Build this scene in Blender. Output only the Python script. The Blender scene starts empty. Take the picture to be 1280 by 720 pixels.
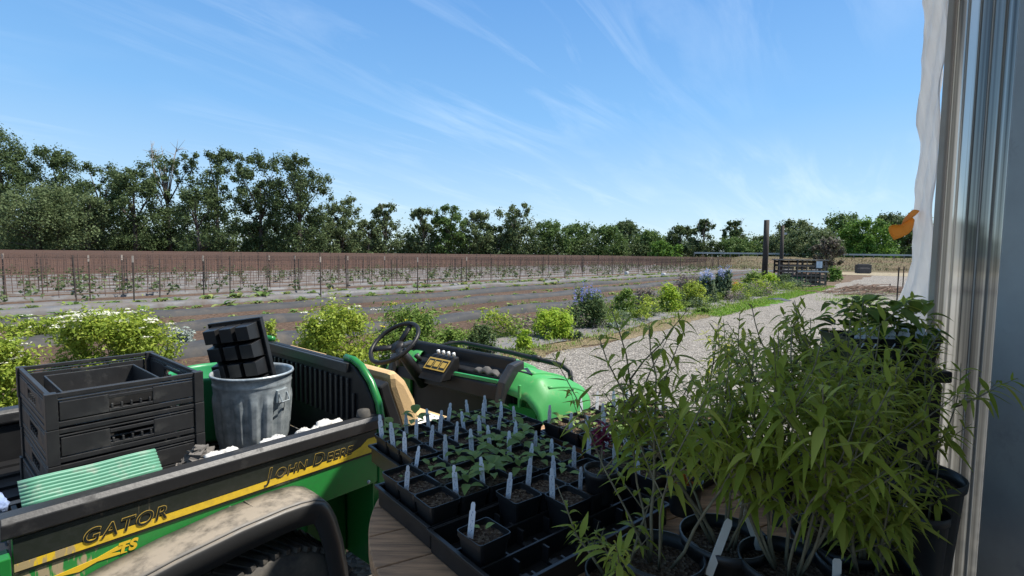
import bpy, math, random
import numpy as np
from mathutils import Vector, Matrix, Euler

scene = bpy.context.scene
COL = scene.collection
R = math.radians
rnd = random.Random(7)

# ------------------------------------------------------------------ camera frame
F, H = 640.0, 1.70                      # focal length in pixels of a 1280 wide picture, eye height
PITCH, ROLL = math.atan(43 / F), math.atan(0.0125)


def ray(x, y):
    a, b = x - 640, 360 - y
    c, s = math.cos(ROLL), math.sin(ROLL)
    X, Z = a * c - b * s, a * s + b * c
    cp, sp = math.cos(PITCH), math.sin(PITCH)
    yw, zw = F * cp + Z * sp, -F * sp + Z * cp
    return X / yw, zw / yw


def at(x, y, depth):
    r = ray(x, y)
    return Vector((r[0] * depth, depth, H + r[1] * depth))


def on(x, y, z=0.0):
    r = ray(x, y)
    k = (z - H) / r[1]
    return Vector((r[0] * k, k, z))


PSI = R(40)                             # direction of the road, the field rows and the utility vehicle
SU, CU = math.sin(PSI), math.cos(PSI)


def W(s, t, z=0.0):                     # along the road, to the left of it
    return Vector((s * SU - t * CU, s * CU + t * SU, z))


ROADROT = math.pi / 2 - PSI             # rotation that turns local +x into the road direction
ALPHA = R(50)
SA, CA = math.sin(ALPHA), math.cos(ALPHA)
TRAYROT = math.pi / 2 - ALPHA


def T(a, b, z=0.0):                     # frame of the nursery flats on the table
    return Vector((a * SA - b * CA, a * CA + b * SA, z))


# ------------------------------------------------------------------ materials
def nodes_of(name):
    m = bpy.data.materials.new(name)
    m.use_nodes = True
    nt = m.node_tree
    nt.nodes.clear()
    out = nt.nodes.new('ShaderNodeOutputMaterial')
    return m, nt, out


def N(nt, typ, **kw):
    n = nt.nodes.new(typ)
    for k, v in kw.items():
        if k in n.inputs:
            n.inputs[k].default_value = v
        else:
            setattr(n, k, v)
    return n


def rgba(c):
    return (c[0], c[1], c[2], 1.0)


def ramp(nt, src, stops):
    r = nt.nodes.new('ShaderNodeValToRGB')
    el = r.color_ramp.elements
    while len(el) < len(stops):
        el.new(0.5)
    for e, (p, c) in zip(el, stops):
        e.position = p
        e.color = rgba(c) if len(c) == 3 else c
    nt.links.new(src, r.inputs['Fac'])
    return r


def noise(nt, vec, scale, detail=4.0, rough=0.6, dist=0.0):
    n = N(nt, 'ShaderNodeTexNoise')
    n.inputs['Scale'].default_value = scale
    n.inputs['Detail'].default_value = detail
    n.inputs['Roughness'].default_value = rough
    n.inputs['Distortion'].default_value = dist
    nt.links.new(vec, n.inputs['Vector'])
    return n


def mixc(nt, fac, a, b):
    m = nt.nodes.new('ShaderNodeMix')
    m.data_type = 'RGBA'
    if isinstance(fac, (int, float)):
        m.inputs[0].default_value = fac
    else:
        nt.links.new(fac, m.inputs[0])
    for v, i in ((a, 6), (b, 7)):
        if isinstance(v, tuple):
            m.inputs[i].default_value = rgba(v)
        else:
            nt.links.new(v, m.inputs[i])
    return m.outputs[2]


def pm(name, c, c2=None, scale=6.0, rough=0.6, metal=0.0, bump=0.0, bscale=40.0, lo=0.35, hi=0.7, stretch=None,
       dust=None, dust_amt=0.5, dust_scale=5.0, spec=0.5):
    m, nt, out = nodes_of(name)
    p = N(nt, 'ShaderNodeBsdfPrincipled')
    p.inputs['Roughness'].default_value = rough
    p.inputs['Metallic'].default_value = metal
    p.inputs['Specular IOR Level'].default_value = spec
    tc = N(nt, 'ShaderNodeTexCoord')
    vec = tc.outputs['Object']
    if stretch:
        mp = N(nt, 'ShaderNodeMapping')
        mp.inputs['Scale'].default_value = stretch
        nt.links.new(vec, mp.inputs['Vector'])
        vec = mp.outputs['Vector']
    c2 = c2 or tuple(x * 0.75 for x in c)
    n = noise(nt, vec, scale, 6)
    r = ramp(nt, n.outputs['Fac'], [(lo, c), (hi, c2)])
    colr = r.outputs['Color']
    if dust:
        n3 = noise(nt, vec, dust_scale, 8, 0.7)
        r3 = ramp(nt, n3.outputs['Fac'], [(0.62 - dust_amt * 0.4, (0, 0, 0)), (0.80 - dust_amt * 0.25, (1, 1, 1))])
        colr = mixc(nt, r3.outputs['Color'], colr, dust)
        rr = N(nt, 'ShaderNodeMapRange')
        rr.inputs['To Min'].default_value = rough
        rr.inputs['To Max'].default_value = 0.9
        nt.links.new(r3.outputs['Color'], rr.inputs['Value'])
        nt.links.new(rr.outputs['Result'], p.inputs['Roughness'])
    nt.links.new(colr, p.inputs['Base Color'])
    if bump:
        n2 = noise(nt, vec, bscale, 5)
        b = N(nt, 'ShaderNodeBump')
        b.inputs['Strength'].default_value = bump
        b.inputs['Distance'].default_value = 0.02
        nt.links.new(n2.outputs['Fac'], b.inputs['Height'])
        nt.links.new(b.outputs['Normal'], p.inputs['Normal'])
    nt.links.new(p.outputs[0], out.inputs[0])
    return m


def leafm(name, cols, transl=0.35, rough=0.55, spec=0.14):
    """leaf tissue: a different tint for each leaf, some light passing through"""
    m, nt, out = nodes_of(name)
    g = N(nt, 'ShaderNodeNewGeometry')
    st = [(i / max(1, len(cols) - 1), c) for i, c in enumerate(cols)]
    r = ramp(nt, g.outputs['Random Per Island'], st)
    p = N(nt, 'ShaderNodeBsdfPrincipled')
    p.inputs['Roughness'].default_value = rough
    p.inputs['Specular IOR Level'].default_value = spec
    nt.links.new(r.outputs['Color'], p.inputs['Base Color'])
    tr = N(nt, 'ShaderNodeBsdfTranslucent')
    hs = N(nt, 'ShaderNodeHueSaturation')
    hs.inputs['Value'].default_value = 1.25
    hs.inputs['Hue'].default_value = 0.485
    nt.links.new(r.outputs['Color'], hs.inputs['Color'])
    nt.links.new(hs.outputs['Color'], tr.inputs['Color'])
    mx = N(nt, 'ShaderNodeMixShader')
    mx.inputs[0].default_value = transl
    nt.links.new(p.outputs[0], mx.inputs[1])
    nt.links.new(tr.outputs[0], mx.inputs[2])
    nt.links.new(mx.outputs[0], out.inputs[0])
    return m


M = {}
M['black_plastic'] = pm('black_plastic', (0.010, 0.010, 0.011), (0.017, 0.017, 0.017), 9, 0.45, spec=0.3, dust=(0.03, 0.03, 0.029), dust_amt=0.1, dust_scale=7)
M['crate_plastic'] = pm('crate_plastic', (0.018, 0.018, 0.019), (0.03, 0.03, 0.03), 14, 0.45, dust=(0.055, 0.053, 0.048), dust_amt=0.15, dust_scale=11)
M['pot_plastic'] = pm('pot_plastic', (0.012, 0.012, 0.013), (0.02, 0.02, 0.02), 20, 0.38)
M['rail_plastic'] = pm('rail_plastic', (0.018, 0.018, 0.019), (0.028, 0.028, 0.028), 5, 0.42, bump=0.04, bscale=60, dust=(0.055, 0.052, 0.048), dust_amt=0.15, dust_scale=12)
M['fender_plastic'] = pm('fender_plastic', (0.03, 0.03, 0.03), (0.05, 0.048, 0.045), 6, 0.42, bump=0.1, bscale=90, dust=(0.27, 0.215, 0.155), dust_amt=0.75, dust_scale=4)
def fender_material():
    m, nt, out = nodes_of('fender_plastic')
    p = N(nt, 'ShaderNodeBsdfPrincipled')
    tc = N(nt, 'ShaderNodeTexCoord')
    g = N(nt, 'ShaderNodeSeparateXYZ')
    nt.links.new(tc.outputs['Normal'], g.inputs[0])
    n = noise(nt, tc.outputs['Object'], 14, 8, 0.7)
    m1 = N(nt, 'ShaderNodeMapRange')
    m1.inputs['From Min'].default_value = 0.55
    m1.inputs['From Max'].default_value = 0.97
    nt.links.new(g.outputs['Z'], m1.inputs['Value'])
    r = ramp(nt, n.outputs['Fac'], [(0.32, (0.15, 0.15, 0.15)), (0.55, (1, 1, 1))])
    mu_ = N(nt, 'ShaderNodeMath', operation='MULTIPLY')
    nt.links.new(m1.outputs[0], mu_.inputs[0])
    nt.links.new(r.outputs['Color'], mu_.inputs[1])
    nt.links.new(mixc(nt, mu_.outputs[0], (0.026, 0.026, 0.026), (0.27, 0.23, 0.18)), p.inputs['Base Color'])
    rr = N(nt, 'ShaderNodeMapRange')
    rr.inputs['To Min'].default_value = 0.36
    rr.inputs['To Max'].default_value = 0.85
    nt.links.new(mu_.outputs[0], rr.inputs['Value'])
    nt.links.new(rr.outputs[0], p.inputs['Roughness'])
    nt.links.new(p.outputs[0], out.inputs[0])
    return m


M['fender_plastic'] = fender_material()
M['rubber'] = pm('rubber', (0.025, 0.025, 0.025), (0.05, 0.046, 0.042), 12, 0.8, dust=(0.13, 0.115, 0.09), dust_amt=0.45)
M['green_paint'] = pm('green_paint', (0.015, 0.16, 0.03), (0.018, 0.19, 0.038), 3, 0.3, dust=(0.22, 0.2, 0.12), dust_amt=0.06, dust_scale=6)
M['green_hood'] = pm('green_hood', (0.045, 0.29, 0.07), (0.055, 0.32, 0.08), 3, 0.5, dust=(0.2, 0.3, 0.12), dust_amt=0.15, dust_scale=12)
M['yellow_decal'] = pm('yellow_decal', (0.72, 0.47, 0.02), (0.55, 0.36, 0.03), 5, 0.4, dust=(0.25, 0.2, 0.13), dust_amt=0.2)
M['black_decal'] = pm('black_decal', (0.012, 0.016, 0.012), None, 5, 0.4, dust=(0.16, 0.13, 0.09), dust_amt=0.16)
M['gold_print'] = pm('gold_print', (0.50, 0.34, 0.07), None, 8, 0.5)
M['orange_print'] = pm('orange_print', (0.75, 0.30, 0.03), None, 8, 0.5)
M['tan_vinyl'] = pm('tan_vinyl', (0.62, 0.42, 0.20), (0.52, 0.35, 0.17), 8, 0.55, bump=0.1, bscale=120, dust=(0.35, 0.28, 0.2), dust_amt=0.2)
M['white_board'] = pm('white_board', (0.78, 0.75, 0.68), (0.68, 0.63, 0.55), 10, 0.6)
M['orange_skin'] = pm('orange_skin', (0.85, 0.36, 0.01), None, 30, 0.4)
M['galvanized'] = pm('galvanized', (0.50, 0.55, 0.57), (0.24, 0.285, 0.31), 26, 0.34, metal=0.4, bump=0.06, bscale=30, dust=(0.35, 0.35, 0.33), dust_amt=0.2)
M['tub_green'] = pm('tub_green', (0.03, 0.27, 0.10), (0.025, 0.24, 0.085), 5, 0.4)
M['mint_plastic'] = pm('mint_plastic', (0.15, 0.36, 0.25), (0.12, 0.30, 0.205), 9, 0.45, dust=(0.40, 0.41, 0.35), dust_amt=0.28, dust_scale=14)
M['white_cloth'] = pm('white_cloth', (0.62, 0.62, 0.6), (0.5, 0.48, 0.45), 14, 0.85, bump=0.4, bscale=60)
M['blue_cloth'] = pm('blue_cloth', (0.2, 0.28, 0.5), (0.3, 0.38, 0.58), 14, 0.85, bump=0.4, bscale=60)
M['chip'] = pm('chip', (0.16, 0.145, 0.13), (0.07, 0.065, 0.06), 20, 0.85)
M['wood_old'] = pm('wood_old', (0.50, 0.28, 0.145), (0.2, 0.115, 0.065), 5, 0.75, bump=0.3, bscale=30, stretch=(1.2, 14, 14))
M['wood_grey'] = pm('wood_grey', (0.22, 0.2, 0.18), (0.12, 0.11, 0.1), 5, 0.8, bump=0.3, bscale=30, stretch=(1.5, 12, 12))
M['wood_dark'] = pm('wood_dark', (0.055, 0.043, 0.036), (0.03, 0.025, 0.02), 3, 0.85, stretch=(6, 6, 1))
M['wood_mid'] = pm('wood_mid', (0.15, 0.12, 0.105), (0.08, 0.065, 0.06), 3, 0.85)
M['metal_dark'] = pm('metal_dark', (0.05, 0.045, 0.042), (0.09, 0.06, 0.045), 6, 0.6, metal=0.3)
M['stake'] = pm('stake', (0.05, 0.042, 0.036), (0.09, 0.06, 0.045), 2, 0.8)
M['stake_pale'] = pm('stake_pale', (0.42, 0.36, 0.3), (0.3, 0.25, 0.2), 2, 0.8)
M['netting'] = pm('netting', (0.17, 0.10, 0.075), (0.13, 0.085, 0.07), 2, 0.9)
M['post_metal'] = pm('post_metal', (0.36, 0.365, 0.35), (0.26, 0.265, 0.255), 3, 0.5, metal=0.15, dust=(0.2, 0.2, 0.2), dust_amt=0.12)
M['concrete'] = pm('concrete', (0.08, 0.075, 0.075), (0.05, 0.048, 0.048), 4, 0.9)
M['rail_steel'] = pm('rail_steel', (0.42, 0.44, 0.46), (0.34, 0.36, 0.38), 1, 0.5, metal=0.4)
M['sign_white'] = pm('sign_white', (0.55, 0.62, 0.72), None, 4, 0.6)
M['bark'] = pm('bark', (0.12, 0.10, 0.085), (0.06, 0.05, 0.042), 4, 0.9, stretch=(1, 1, 0.25))
M['bark_pale'] = pm('bark_pale', (0.32, 0.28, 0.24), (0.2, 0.17, 0.15), 3, 0.9)
M['twig'] = pm('twig', (0.20, 0.13, 0.09), (0.12, 0.08, 0.06), 3, 0.9)
M['stem'] = pm('stem', (0.22, 0.19, 0.115), (0.13, 0.115, 0.075), 30, 0.7)
M['stem_green'] = pm('stem_green', (0.09, 0.13, 0.035), (0.12, 0.1, 0.05), 20, 0.7)
M['roof_sheet'] = pm('roof_sheet', (0.2, 0.21, 0.21), (0.15, 0.16, 0.16), 2, 0.6)
M['stone'] = pm('stone', (0.42, 0.41, 0.40), (0.28, 0.27, 0.26), 6, 0.9, bump=0.4, bscale=20)
M['straw'] = pm('straw', (0.45, 0.36, 0.2), (0.35, 0.27, 0.15), 3, 0.9)
M['bucket_white'] = pm('bucket_white', (0.75, 0.75, 0.73), None, 4, 0.6)
M['dark_blue'] = pm('dark_blue', (0.02, 0.03, 0.07), None, 4, 0.7)
M['grey_foam'] = pm('grey_foam', (0.11, 0.105, 0.1), (0.07, 0.068, 0.065), 14, 0.8)

# foliage
M['leaf_cottonwood'] = leafm('leaf_cottonwood', [(0.058, 0.092, 0.036), (0.08, 0.12, 0.047), (0.11, 0.15, 0.062)], 0.3)
M['leaf_grey_green'] = leafm('leaf_grey_green', [(0.085, 0.122, 0.052), (0.115, 0.158, 0.068), (0.15, 0.19, 0.088)], 0.3)
M['leaf_mid'] = leafm('leaf_mid', [(0.065, 0.12, 0.034), (0.095, 0.16, 0.045), (0.13, 0.20, 0.06)], 0.3)
M['leaf_bright'] = leafm('leaf_bright', [(0.05, 0.12, 0.02), (0.09, 0.19, 0.03), (0.15, 0.26, 0.05)], 0.35)
M['leaf_brown'] = leafm('leaf_brown', [(0.07, 0.055, 0.045), (0.12, 0.1, 0.08), (0.1, 0.12, 0.06)], 0.2)
M['leaf_lime'] = leafm('leaf_lime', [(0.16, 0.27, 0.02), (0.28, 0.42, 0.04), (0.42, 0.52, 0.08)], 0.4)
M['leaf_shrub'] = leafm('leaf_shrub', [(0.075, 0.14, 0.025), (0.15, 0.235, 0.045), (0.25, 0.34, 0.08)], 0.35)
M['leaf_yarrow'] = leafm('leaf_yarrow', [(0.13, 0.19, 0.025), (0.25, 0.34, 0.045), (0.40, 0.46, 0.08)], 0.4)
M['leaf_dark_shrub'] = leafm('leaf_dark_shrub', [(0.045, 0.08, 0.03), (0.09, 0.14, 0.05), (0.16, 0.21, 0.08)], 0.25)
M['leaf_blue_green'] = leafm('leaf_blue_green', [(0.08, 0.12, 0.065), (0.13, 0.18, 0.1), (0.2, 0.25, 0.14)], 0.3)
M['leaf_silver'] = leafm('leaf_silver', [(0.28, 0.32, 0.28), (0.38, 0.42, 0.38)], 0.2)
M['leaf_mauve'] = leafm('leaf_mauve', [(0.16, 0.13, 0.12), (0.26, 0.2, 0.2), (0.2, 0.22, 0.12)], 0.25)
M['leaf_herb'] = leafm('leaf_herb', [(0.21, 0.265, 0.035), (0.30, 0.36, 0.05), (0.43, 0.46, 0.09)], 0.45, 0.5)
M['leaf_herb_pale'] = leafm('leaf_herb_pale', [(0.23, 0.29, 0.05), (0.32, 0.38, 0.06), (0.42, 0.45, 0.09)], 0.45, 0.5)
M['leaf_seedling'] = leafm('leaf_seedling', [(0.14, 0.22, 0.06), (0.23, 0.33, 0.10), (0.34, 0.44, 0.16)], 0.35, 0.5)
M['leaf_crop'] = leafm('leaf_crop', [(0.07, 0.14, 0.04), (0.13, 0.21, 0.06), (0.26, 0.30, 0.10)], 0.3)
M['leaf_red'] = leafm('leaf_red', [(0.16, 0.015, 0.04), (0.26, 0.03, 0.07)], 0.3)
M['leaf_orange'] = leafm('leaf_orange', [(0.4, 0.1, 0.02), (0.5, 0.2, 0.04)], 0.3)
M['flower_white'] = leafm('flower_white', [(0.78, 0.76, 0.6), (0.82, 0.82, 0.74)], 0.3)
M['flower_blue'] = leafm('flower_blue', [(0.16, 0.18, 0.5), (0.26, 0.28, 0.6)], 0.3)
M['flower_lilac'] = leafm('flower_lilac', [(0.28, 0.32, 0.52), (0.38, 0.42, 0.62)], 0.3)
M['flower_yellow'] = leafm('flower_yellow', [(0.75, 0.6, 0.03), (0.8, 0.7, 0.1)], 0.3)
M['grass_green'] = leafm('grass_green', [(0.08, 0.19, 0.02), (0.14, 0.27, 0.03), (0.22, 0.33, 0.06)], 0.35)
M['grass_dry'] = leafm('grass_dry', [(0.30, 0.25, 0.13), (0.42, 0.34, 0.19), (0.2, 0.23, 0.08)], 0.25)


M['bank_grass'] = leafm('bank_grass', [(0.11, 0.12, 0.05), (0.19, 0.16, 0.09), (0.15, 0.105, 0.075)], 0.2)


def ground_material(name, cols, scales, bump, bscale, speck=None):
    m, nt, out = nodes_of(name)
    p = N(nt, 'ShaderNodeBsdfPrincipled')
    p.inputs['Roughness'].default_value = 0.95
    p.inputs['Specular IOR Level'].default_value = 0.15
    tc = N(nt, 'ShaderNodeTexCoord')
    vec = tc.outputs['Object']
    a = noise(nt, vec, scales[0], 5)
    ra = ramp(nt, a.outputs['Fac'], [(0.35, cols[0]), (0.68, cols[1])])
    b = noise(nt, vec, scales[1], 6, 0.7)
    rb = ramp(nt, b.outputs['Fac'], [(0.36, (0.45, 0.45, 0.45)), (0.66, (1.35, 1.35, 1.35))])
    mul = nt.nodes.new('ShaderNodeMix')
    mul.data_type = 'RGBA'
    mul.blend_type = 'MULTIPLY'
    mul.inputs[0].default_value = 1.0
    nt.links.new(ra.outputs['Color'], mul.inputs[6])
    nt.links.new(rb.outputs['Color'], mul.inputs[7])
    c = mul.outputs[2]
    h = b.outputs['Fac']
    if speck:
        v = N(nt, 'ShaderNodeTexVoronoi')
        v.inputs['Scale'].default_value = speck[0]
        nt.links.new(vec, v.inputs['Vector'])
        rv = ramp(nt, v.outputs['Color'], [(0.0, speck[1]), (0.5, speck[2]), (1.0, speck[3])])
        c = mixc(nt, speck[4], c, rv.outputs['Color'])
        h = v.outputs['Distance']
    nt.links.new(c, p.inputs['Base Color'])
    bn = N(nt, 'ShaderNodeBump')
    bn.inputs['Strength'].default_value = bump
    bn.inputs['Distance'].default_value = bscale
    nt.links.new(h, bn.inputs['Height'])
    nt.links.new(bn.outputs['Normal'], p.inputs['Normal'])
    nt.links.new(p.outputs[0], out.inputs[0])
    return m


M['dirt'] = ground_material('dirt', [(0.12, 0.085, 0.06), (0.165, 0.12, 0.085)], (0.35, 9.0), 0.7, 0.04)
M['soil'] = ground_material('soil', [(0.095, 0.062, 0.044), (0.14, 0.094, 0.067)], (0.5, 10.0), 1.0, 0.06)
M['rust_soil'] = ground_material('rust_soil', [(0.085, 0.042, 0.028), (0.13, 0.075, 0.05)], (0.12, 2.0), 0.6, 0.05)
M['gravel'] = ground_material('gravel', [(0.21, 0.19, 0.168), (0.32, 0.288, 0.252)], (0.4, 5.0), 1.0, 0.03,
                              (34.0, (0.06, 0.055, 0.05), (0.23, 0.21, 0.186), (0.50, 0.465, 0.42), 0.7))
M['verge'] = ground_material('verge', [(0.23, 0.18, 0.115), (0.17, 0.14, 0.08)], (0.9, 14.0), 0.8, 0.04)
M['dry_bank'] = ground_material('dry_bank', [(0.105, 0.105, 0.05), (0.15, 0.105, 0.07)], (0.16, 1.4), 0.5, 0.1)
M['pale_track'] = ground_material('pale_track', [(0.34, 0.29, 0.2), (0.28, 0.24, 0.17)], (0.1, 3.0), 0.4, 0.05)
M['lawn'] = ground_material('lawn', [(0.08, 0.18, 0.025), (0.14, 0.25, 0.04)], (0.8, 30.0), 0.8, 0.03)
M['mulch_film'] = pm('mulch_film', (0.026, 0.027, 0.03), (0.045, 0.045, 0.046), 1.3, 0.75, bump=0.5, bscale=4, dust=(0.10, 0.085, 0.07), dust_amt=0.35, dust_scale=1.6)
M['mulch_pale'] = pm('mulch_pale', (0.10, 0.102, 0.107), (0.135, 0.134, 0.136), 1.3, 0.6, bump=0.5, bscale=5, dust=(0.12, 0.10, 0.085), dust_amt=0.5, dust_scale=2)
M['fabric_grey'] = pm('fabric_grey', (0.15, 0.152, 0.16), (0.11, 0.11, 0.115), 2.5, 0.7, bump=0.5, bscale=8, dust=(0.17, 0.14, 0.105), dust_amt=0.4, dust_scale=3)
M['potting_soil'] = ground_material('potting_soil', [(0.055, 0.036, 0.025), (0.09, 0.058, 0.04)], (20, 120), 1.0, 0.01,
                                    (130.0, (0.03, 0.02, 0.014), (0.09, 0.06, 0.04), (0.30, 0.24, 0.17), 0.55))


def tag_material():
    m, nt, out = nodes_of('label_plastic')
    p = N(nt, 'ShaderNodeBsdfPrincipled')
    p.inputs['Roughness'].default_value = 0.4
    tc = N(nt, 'ShaderNodeTexCoord')
    sx = N(nt, 'ShaderNodeSeparateXYZ')
    nt.links.new(tc.outputs['Object'], sx.inputs[0])
    mp = N(nt, 'ShaderNodeMapping')
    mp.inputs['Scale'].default_value = (500, 1, 130)
    nt.links.new(tc.outputs['Object'], mp.inputs['Vector'])
    n = noise(nt, mp.outputs['Vector'], 1.0, 2)
    r = ramp(nt, n.outputs['Fac'], [(0.55, (0, 0, 0)), (0.60, (1, 1, 1))])
    # print only on the middle of the label
    ab = N(nt, 'ShaderNodeMath', operation='ABSOLUTE')
    nt.links.new(sx.outputs['X'], ab.inputs[0])
    lt = N(nt, 'ShaderNodeMath', operation='LESS_THAN')
    lt.inputs[1].default_value = 0.0034
    nt.links.new(ab.outputs[0], lt.inputs[0])
    lz = N(nt, 'ShaderNodeMath', operation='LESS_THAN')
    lz.inputs[1].default_value = 0.066
    nt.links.new(sx.outputs['Z'], lz.inputs[0])
    m1 = N(nt, 'ShaderNodeMath', operation='MULTIPLY')
    nt.links.new(lt.outputs[0], m1.inputs[0])
    nt.links.new(lz.outputs[0], m1.inputs[1])
    m2 = N(nt, 'ShaderNodeMath', operation='MULTIPLY')
    nt.links.new(m1.outputs[0], m2.inputs[0])
    nt.links.new(r.outputs['Color'], m2.inputs[1])
    nt.links.new(mixc(nt, m2.outputs[0], (0.88, 0.90, 0.93), (0.12, 0.17, 0.36)), p.inputs['Base Color'])
    tr = N(nt, 'ShaderNodeBsdfTranslucent')
    tr.inputs['Color'].default_value = (0.7, 0.76, 0.86, 1)
    mx = N(nt, 'ShaderNodeMixShader')
    mx.inputs[0].default_value = 0.2
    nt.links.new(p.outputs[0], mx.inputs[1])
    nt.links.new(tr.outputs[0], mx.inputs[2])
    nt.links.new(mx.outputs[0], out.inputs[0])
    return m


M['label_plastic'] = tag_material()


def panel_material(name, base, mud, rear):
    """vehicle side panel: paint with dried mud splashes and drips, heaviest towards the tail"""
    m, nt, out = nodes_of(name)
    p = N(nt, 'ShaderNodeBsdfPrincipled')
    p.inputs['Roughness'].default_value = 0.35
    tc = N(nt, 'ShaderNodeTexCoord')
    sx = N(nt, 'ShaderNodeSeparateXYZ')
    nt.links.new(tc.outputs['Object'], sx.inputs[0])
    mp = N(nt, 'ShaderNodeMapping')
    mp.inputs['Scale'].default_value = (1.0, 1.0, 0.22)
    nt.links.new(tc.outputs['Object'], mp.inputs['Vector'])
    n = noise(nt, mp.outputs['Vector'], 17, 4, 0.6, 0.3)
    mr = N(nt, 'ShaderNodeMapRange')
    mr.inputs['From Min'].default_value = -0.45
    mr.inputs['From Max'].default_value = -1.08
    mr.inputs['To Min'].default_value = -0.12
    mr.inputs['To Max'].default_value = rear
    nt.links.new(sx.outputs['X'], mr.inputs['Value'])
    ad = N(nt, 'ShaderNodeMath', operation='ADD')
    nt.links.new(n.outputs['Fac'], ad.inputs[0])
    nt.links.new(mr.outputs['Result'], ad.inputs[1])
    r = ramp(nt, ad.outputs[0], [(0.60, (0, 0, 0)), (0.63, (1, 1, 1))])
    n2 = noise(nt, tc.outputs['Object'], 60, 3)
    r2 = ramp(nt, n2.outputs['Fac'], [(0.4, base), (0.7, tuple(c * 0.8 + 0.01 for c in base))])
    nt.links.new(mixc(nt, r.outputs['Color'], r2.outputs['Color'], mud), p.inputs['Base Color'])
    rr = N(nt, 'ShaderNodeMapRange')
    rr.inputs['To Min'].default_value = 0.33
    rr.inputs['To Max'].default_value = 0.9
    nt.links.new(r.outputs['Color'], rr.inputs['Value'])
    nt.links.new(rr.outputs['Result'], p.inputs['Roughness'])
    nt.links.new(p.outputs[0], out.inputs[0])
    return m


M['side_paint'] = panel_material('side_paint', (0.02, 0.22, 0.04), (0.34, 0.27, 0.16), 0.13)
M['side_black'] = panel_material('side_black', (0.018, 0.022, 0.016), (0.13, 0.10, 0.06), 0.06)
M['side_yellow'] = panel_material('side_yellow', (0.72, 0.48, 0.03), (0.36, 0.27, 0.13), 0.14)


def film_material(name, col, tcol, fac, rough=0.35):
    m, nt, out = nodes_of(name)
    p = N(nt, 'ShaderNodeBsdfPrincipled')
    p.inputs['Roughness'].default_value = rough
    tc = N(nt, 'ShaderNodeTexCoord')
    n = noise(nt, tc.outputs['Object'], 6, 6)
    r = ramp(nt, n.outputs['Fac'], [(0.35, col), (0.7, tuple(c * 0.85 for c in col))])
    nt.links.new(r.outputs['Color'], p.inputs['Base Color'])
    tr = N(nt, 'ShaderNodeBsdfTranslucent')
    tr.inputs['Color'].default_value = rgba(tcol)
    mx = N(nt, 'ShaderNodeMixShader')
    mx.inputs[0].default_value = fac
    nt.links.new(p.outputs[0], mx.inputs[1])
    nt.links.new(tr.outputs[0], mx.inputs[2])
    b = N(nt, 'ShaderNodeBump')
    b.inputs['Strength'].default_value = 0.4
    b.inputs['Distance'].default_value = 0.02
    nt.links.new(n.outputs['Fac'], b.inputs['Height'])
    nt.links.new(b.outputs['Normal'], p.inputs['Normal'])
    nt.links.new(mx.outputs[0], out.inputs[0])
    return m


M['film'] = film_material('film', (0.78, 0.77, 0.76), (0.85, 0.85, 0.85), 0.45)
M['orange_cloth'] = film_material('orange_cloth', (0.98, 0.50, 0.12), (0.98, 0.55, 0.12), 0.6, 0.8)
M['roof_film'] = film_material('roof_film', (0.35, 0.35, 0.34), (0.3, 0.3, 0.3), 0.1)


def ribbed_sheet_material():
    """multiwall polycarbonate: translucent flutes, random pale and dark upright stripes in the colour"""
    m, nt, out = nodes_of('ribbed_polycarbonate')
    tc = N(nt, 'ShaderNodeTexCoord')
    mp = N(nt, 'ShaderNodeMapping')
    mp.inputs['Scale'].default_value = (1, 30, 0.10)
    nt.links.new(tc.outputs['Object'], mp.inputs['Vector'])
    n = noise(nt, mp.outputs['Vector'], 1.6, 2)
    r = ramp(nt, n.outputs['Fac'], [(0.40, (0.15, 0.145, 0.13)), (0.50, (0.34, 0.33, 0.29)), (0.60, (0.75, 0.73, 0.67))])
    p = N(nt, 'ShaderNodeBsdfPrincipled')
    p.inputs['Roughness'].default_value = 0.25
    nt.links.new(r.outputs['Color'], p.inputs['Base Color'])
    tr = N(nt, 'ShaderNodeBsdfTranslucent')
    nt.links.new(r.outputs['Color'], tr.inputs['Color'])
    rf = N(nt, 'ShaderNodeBsdfRefraction')
    rf.inputs['Roughness'].default_value = 0.22
    rf.inputs['IOR'].default_value = 1.12
    nt.links.new(r.outputs['Color'], rf.inputs['Color'])
    mx = N(nt, 'ShaderNodeMixShader')
    mx.inputs[0].default_value = 0.4
    nt.links.new(p.outputs[0], mx.inputs[1])
    nt.links.new(tr.outputs[0], mx.inputs[2])
    m2 = N(nt, 'ShaderNodeMixShader')
    m2.inputs[0].default_value = 0.5
    nt.links.new(mx.outputs[0], m2.inputs[1])
    nt.links.new(rf.outputs[0], m2.inputs[2])
    nt.links.new(m2.outputs[0], out.inputs[0])
    return m


M['ribbed'] = ribbed_sheet_material()


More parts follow.
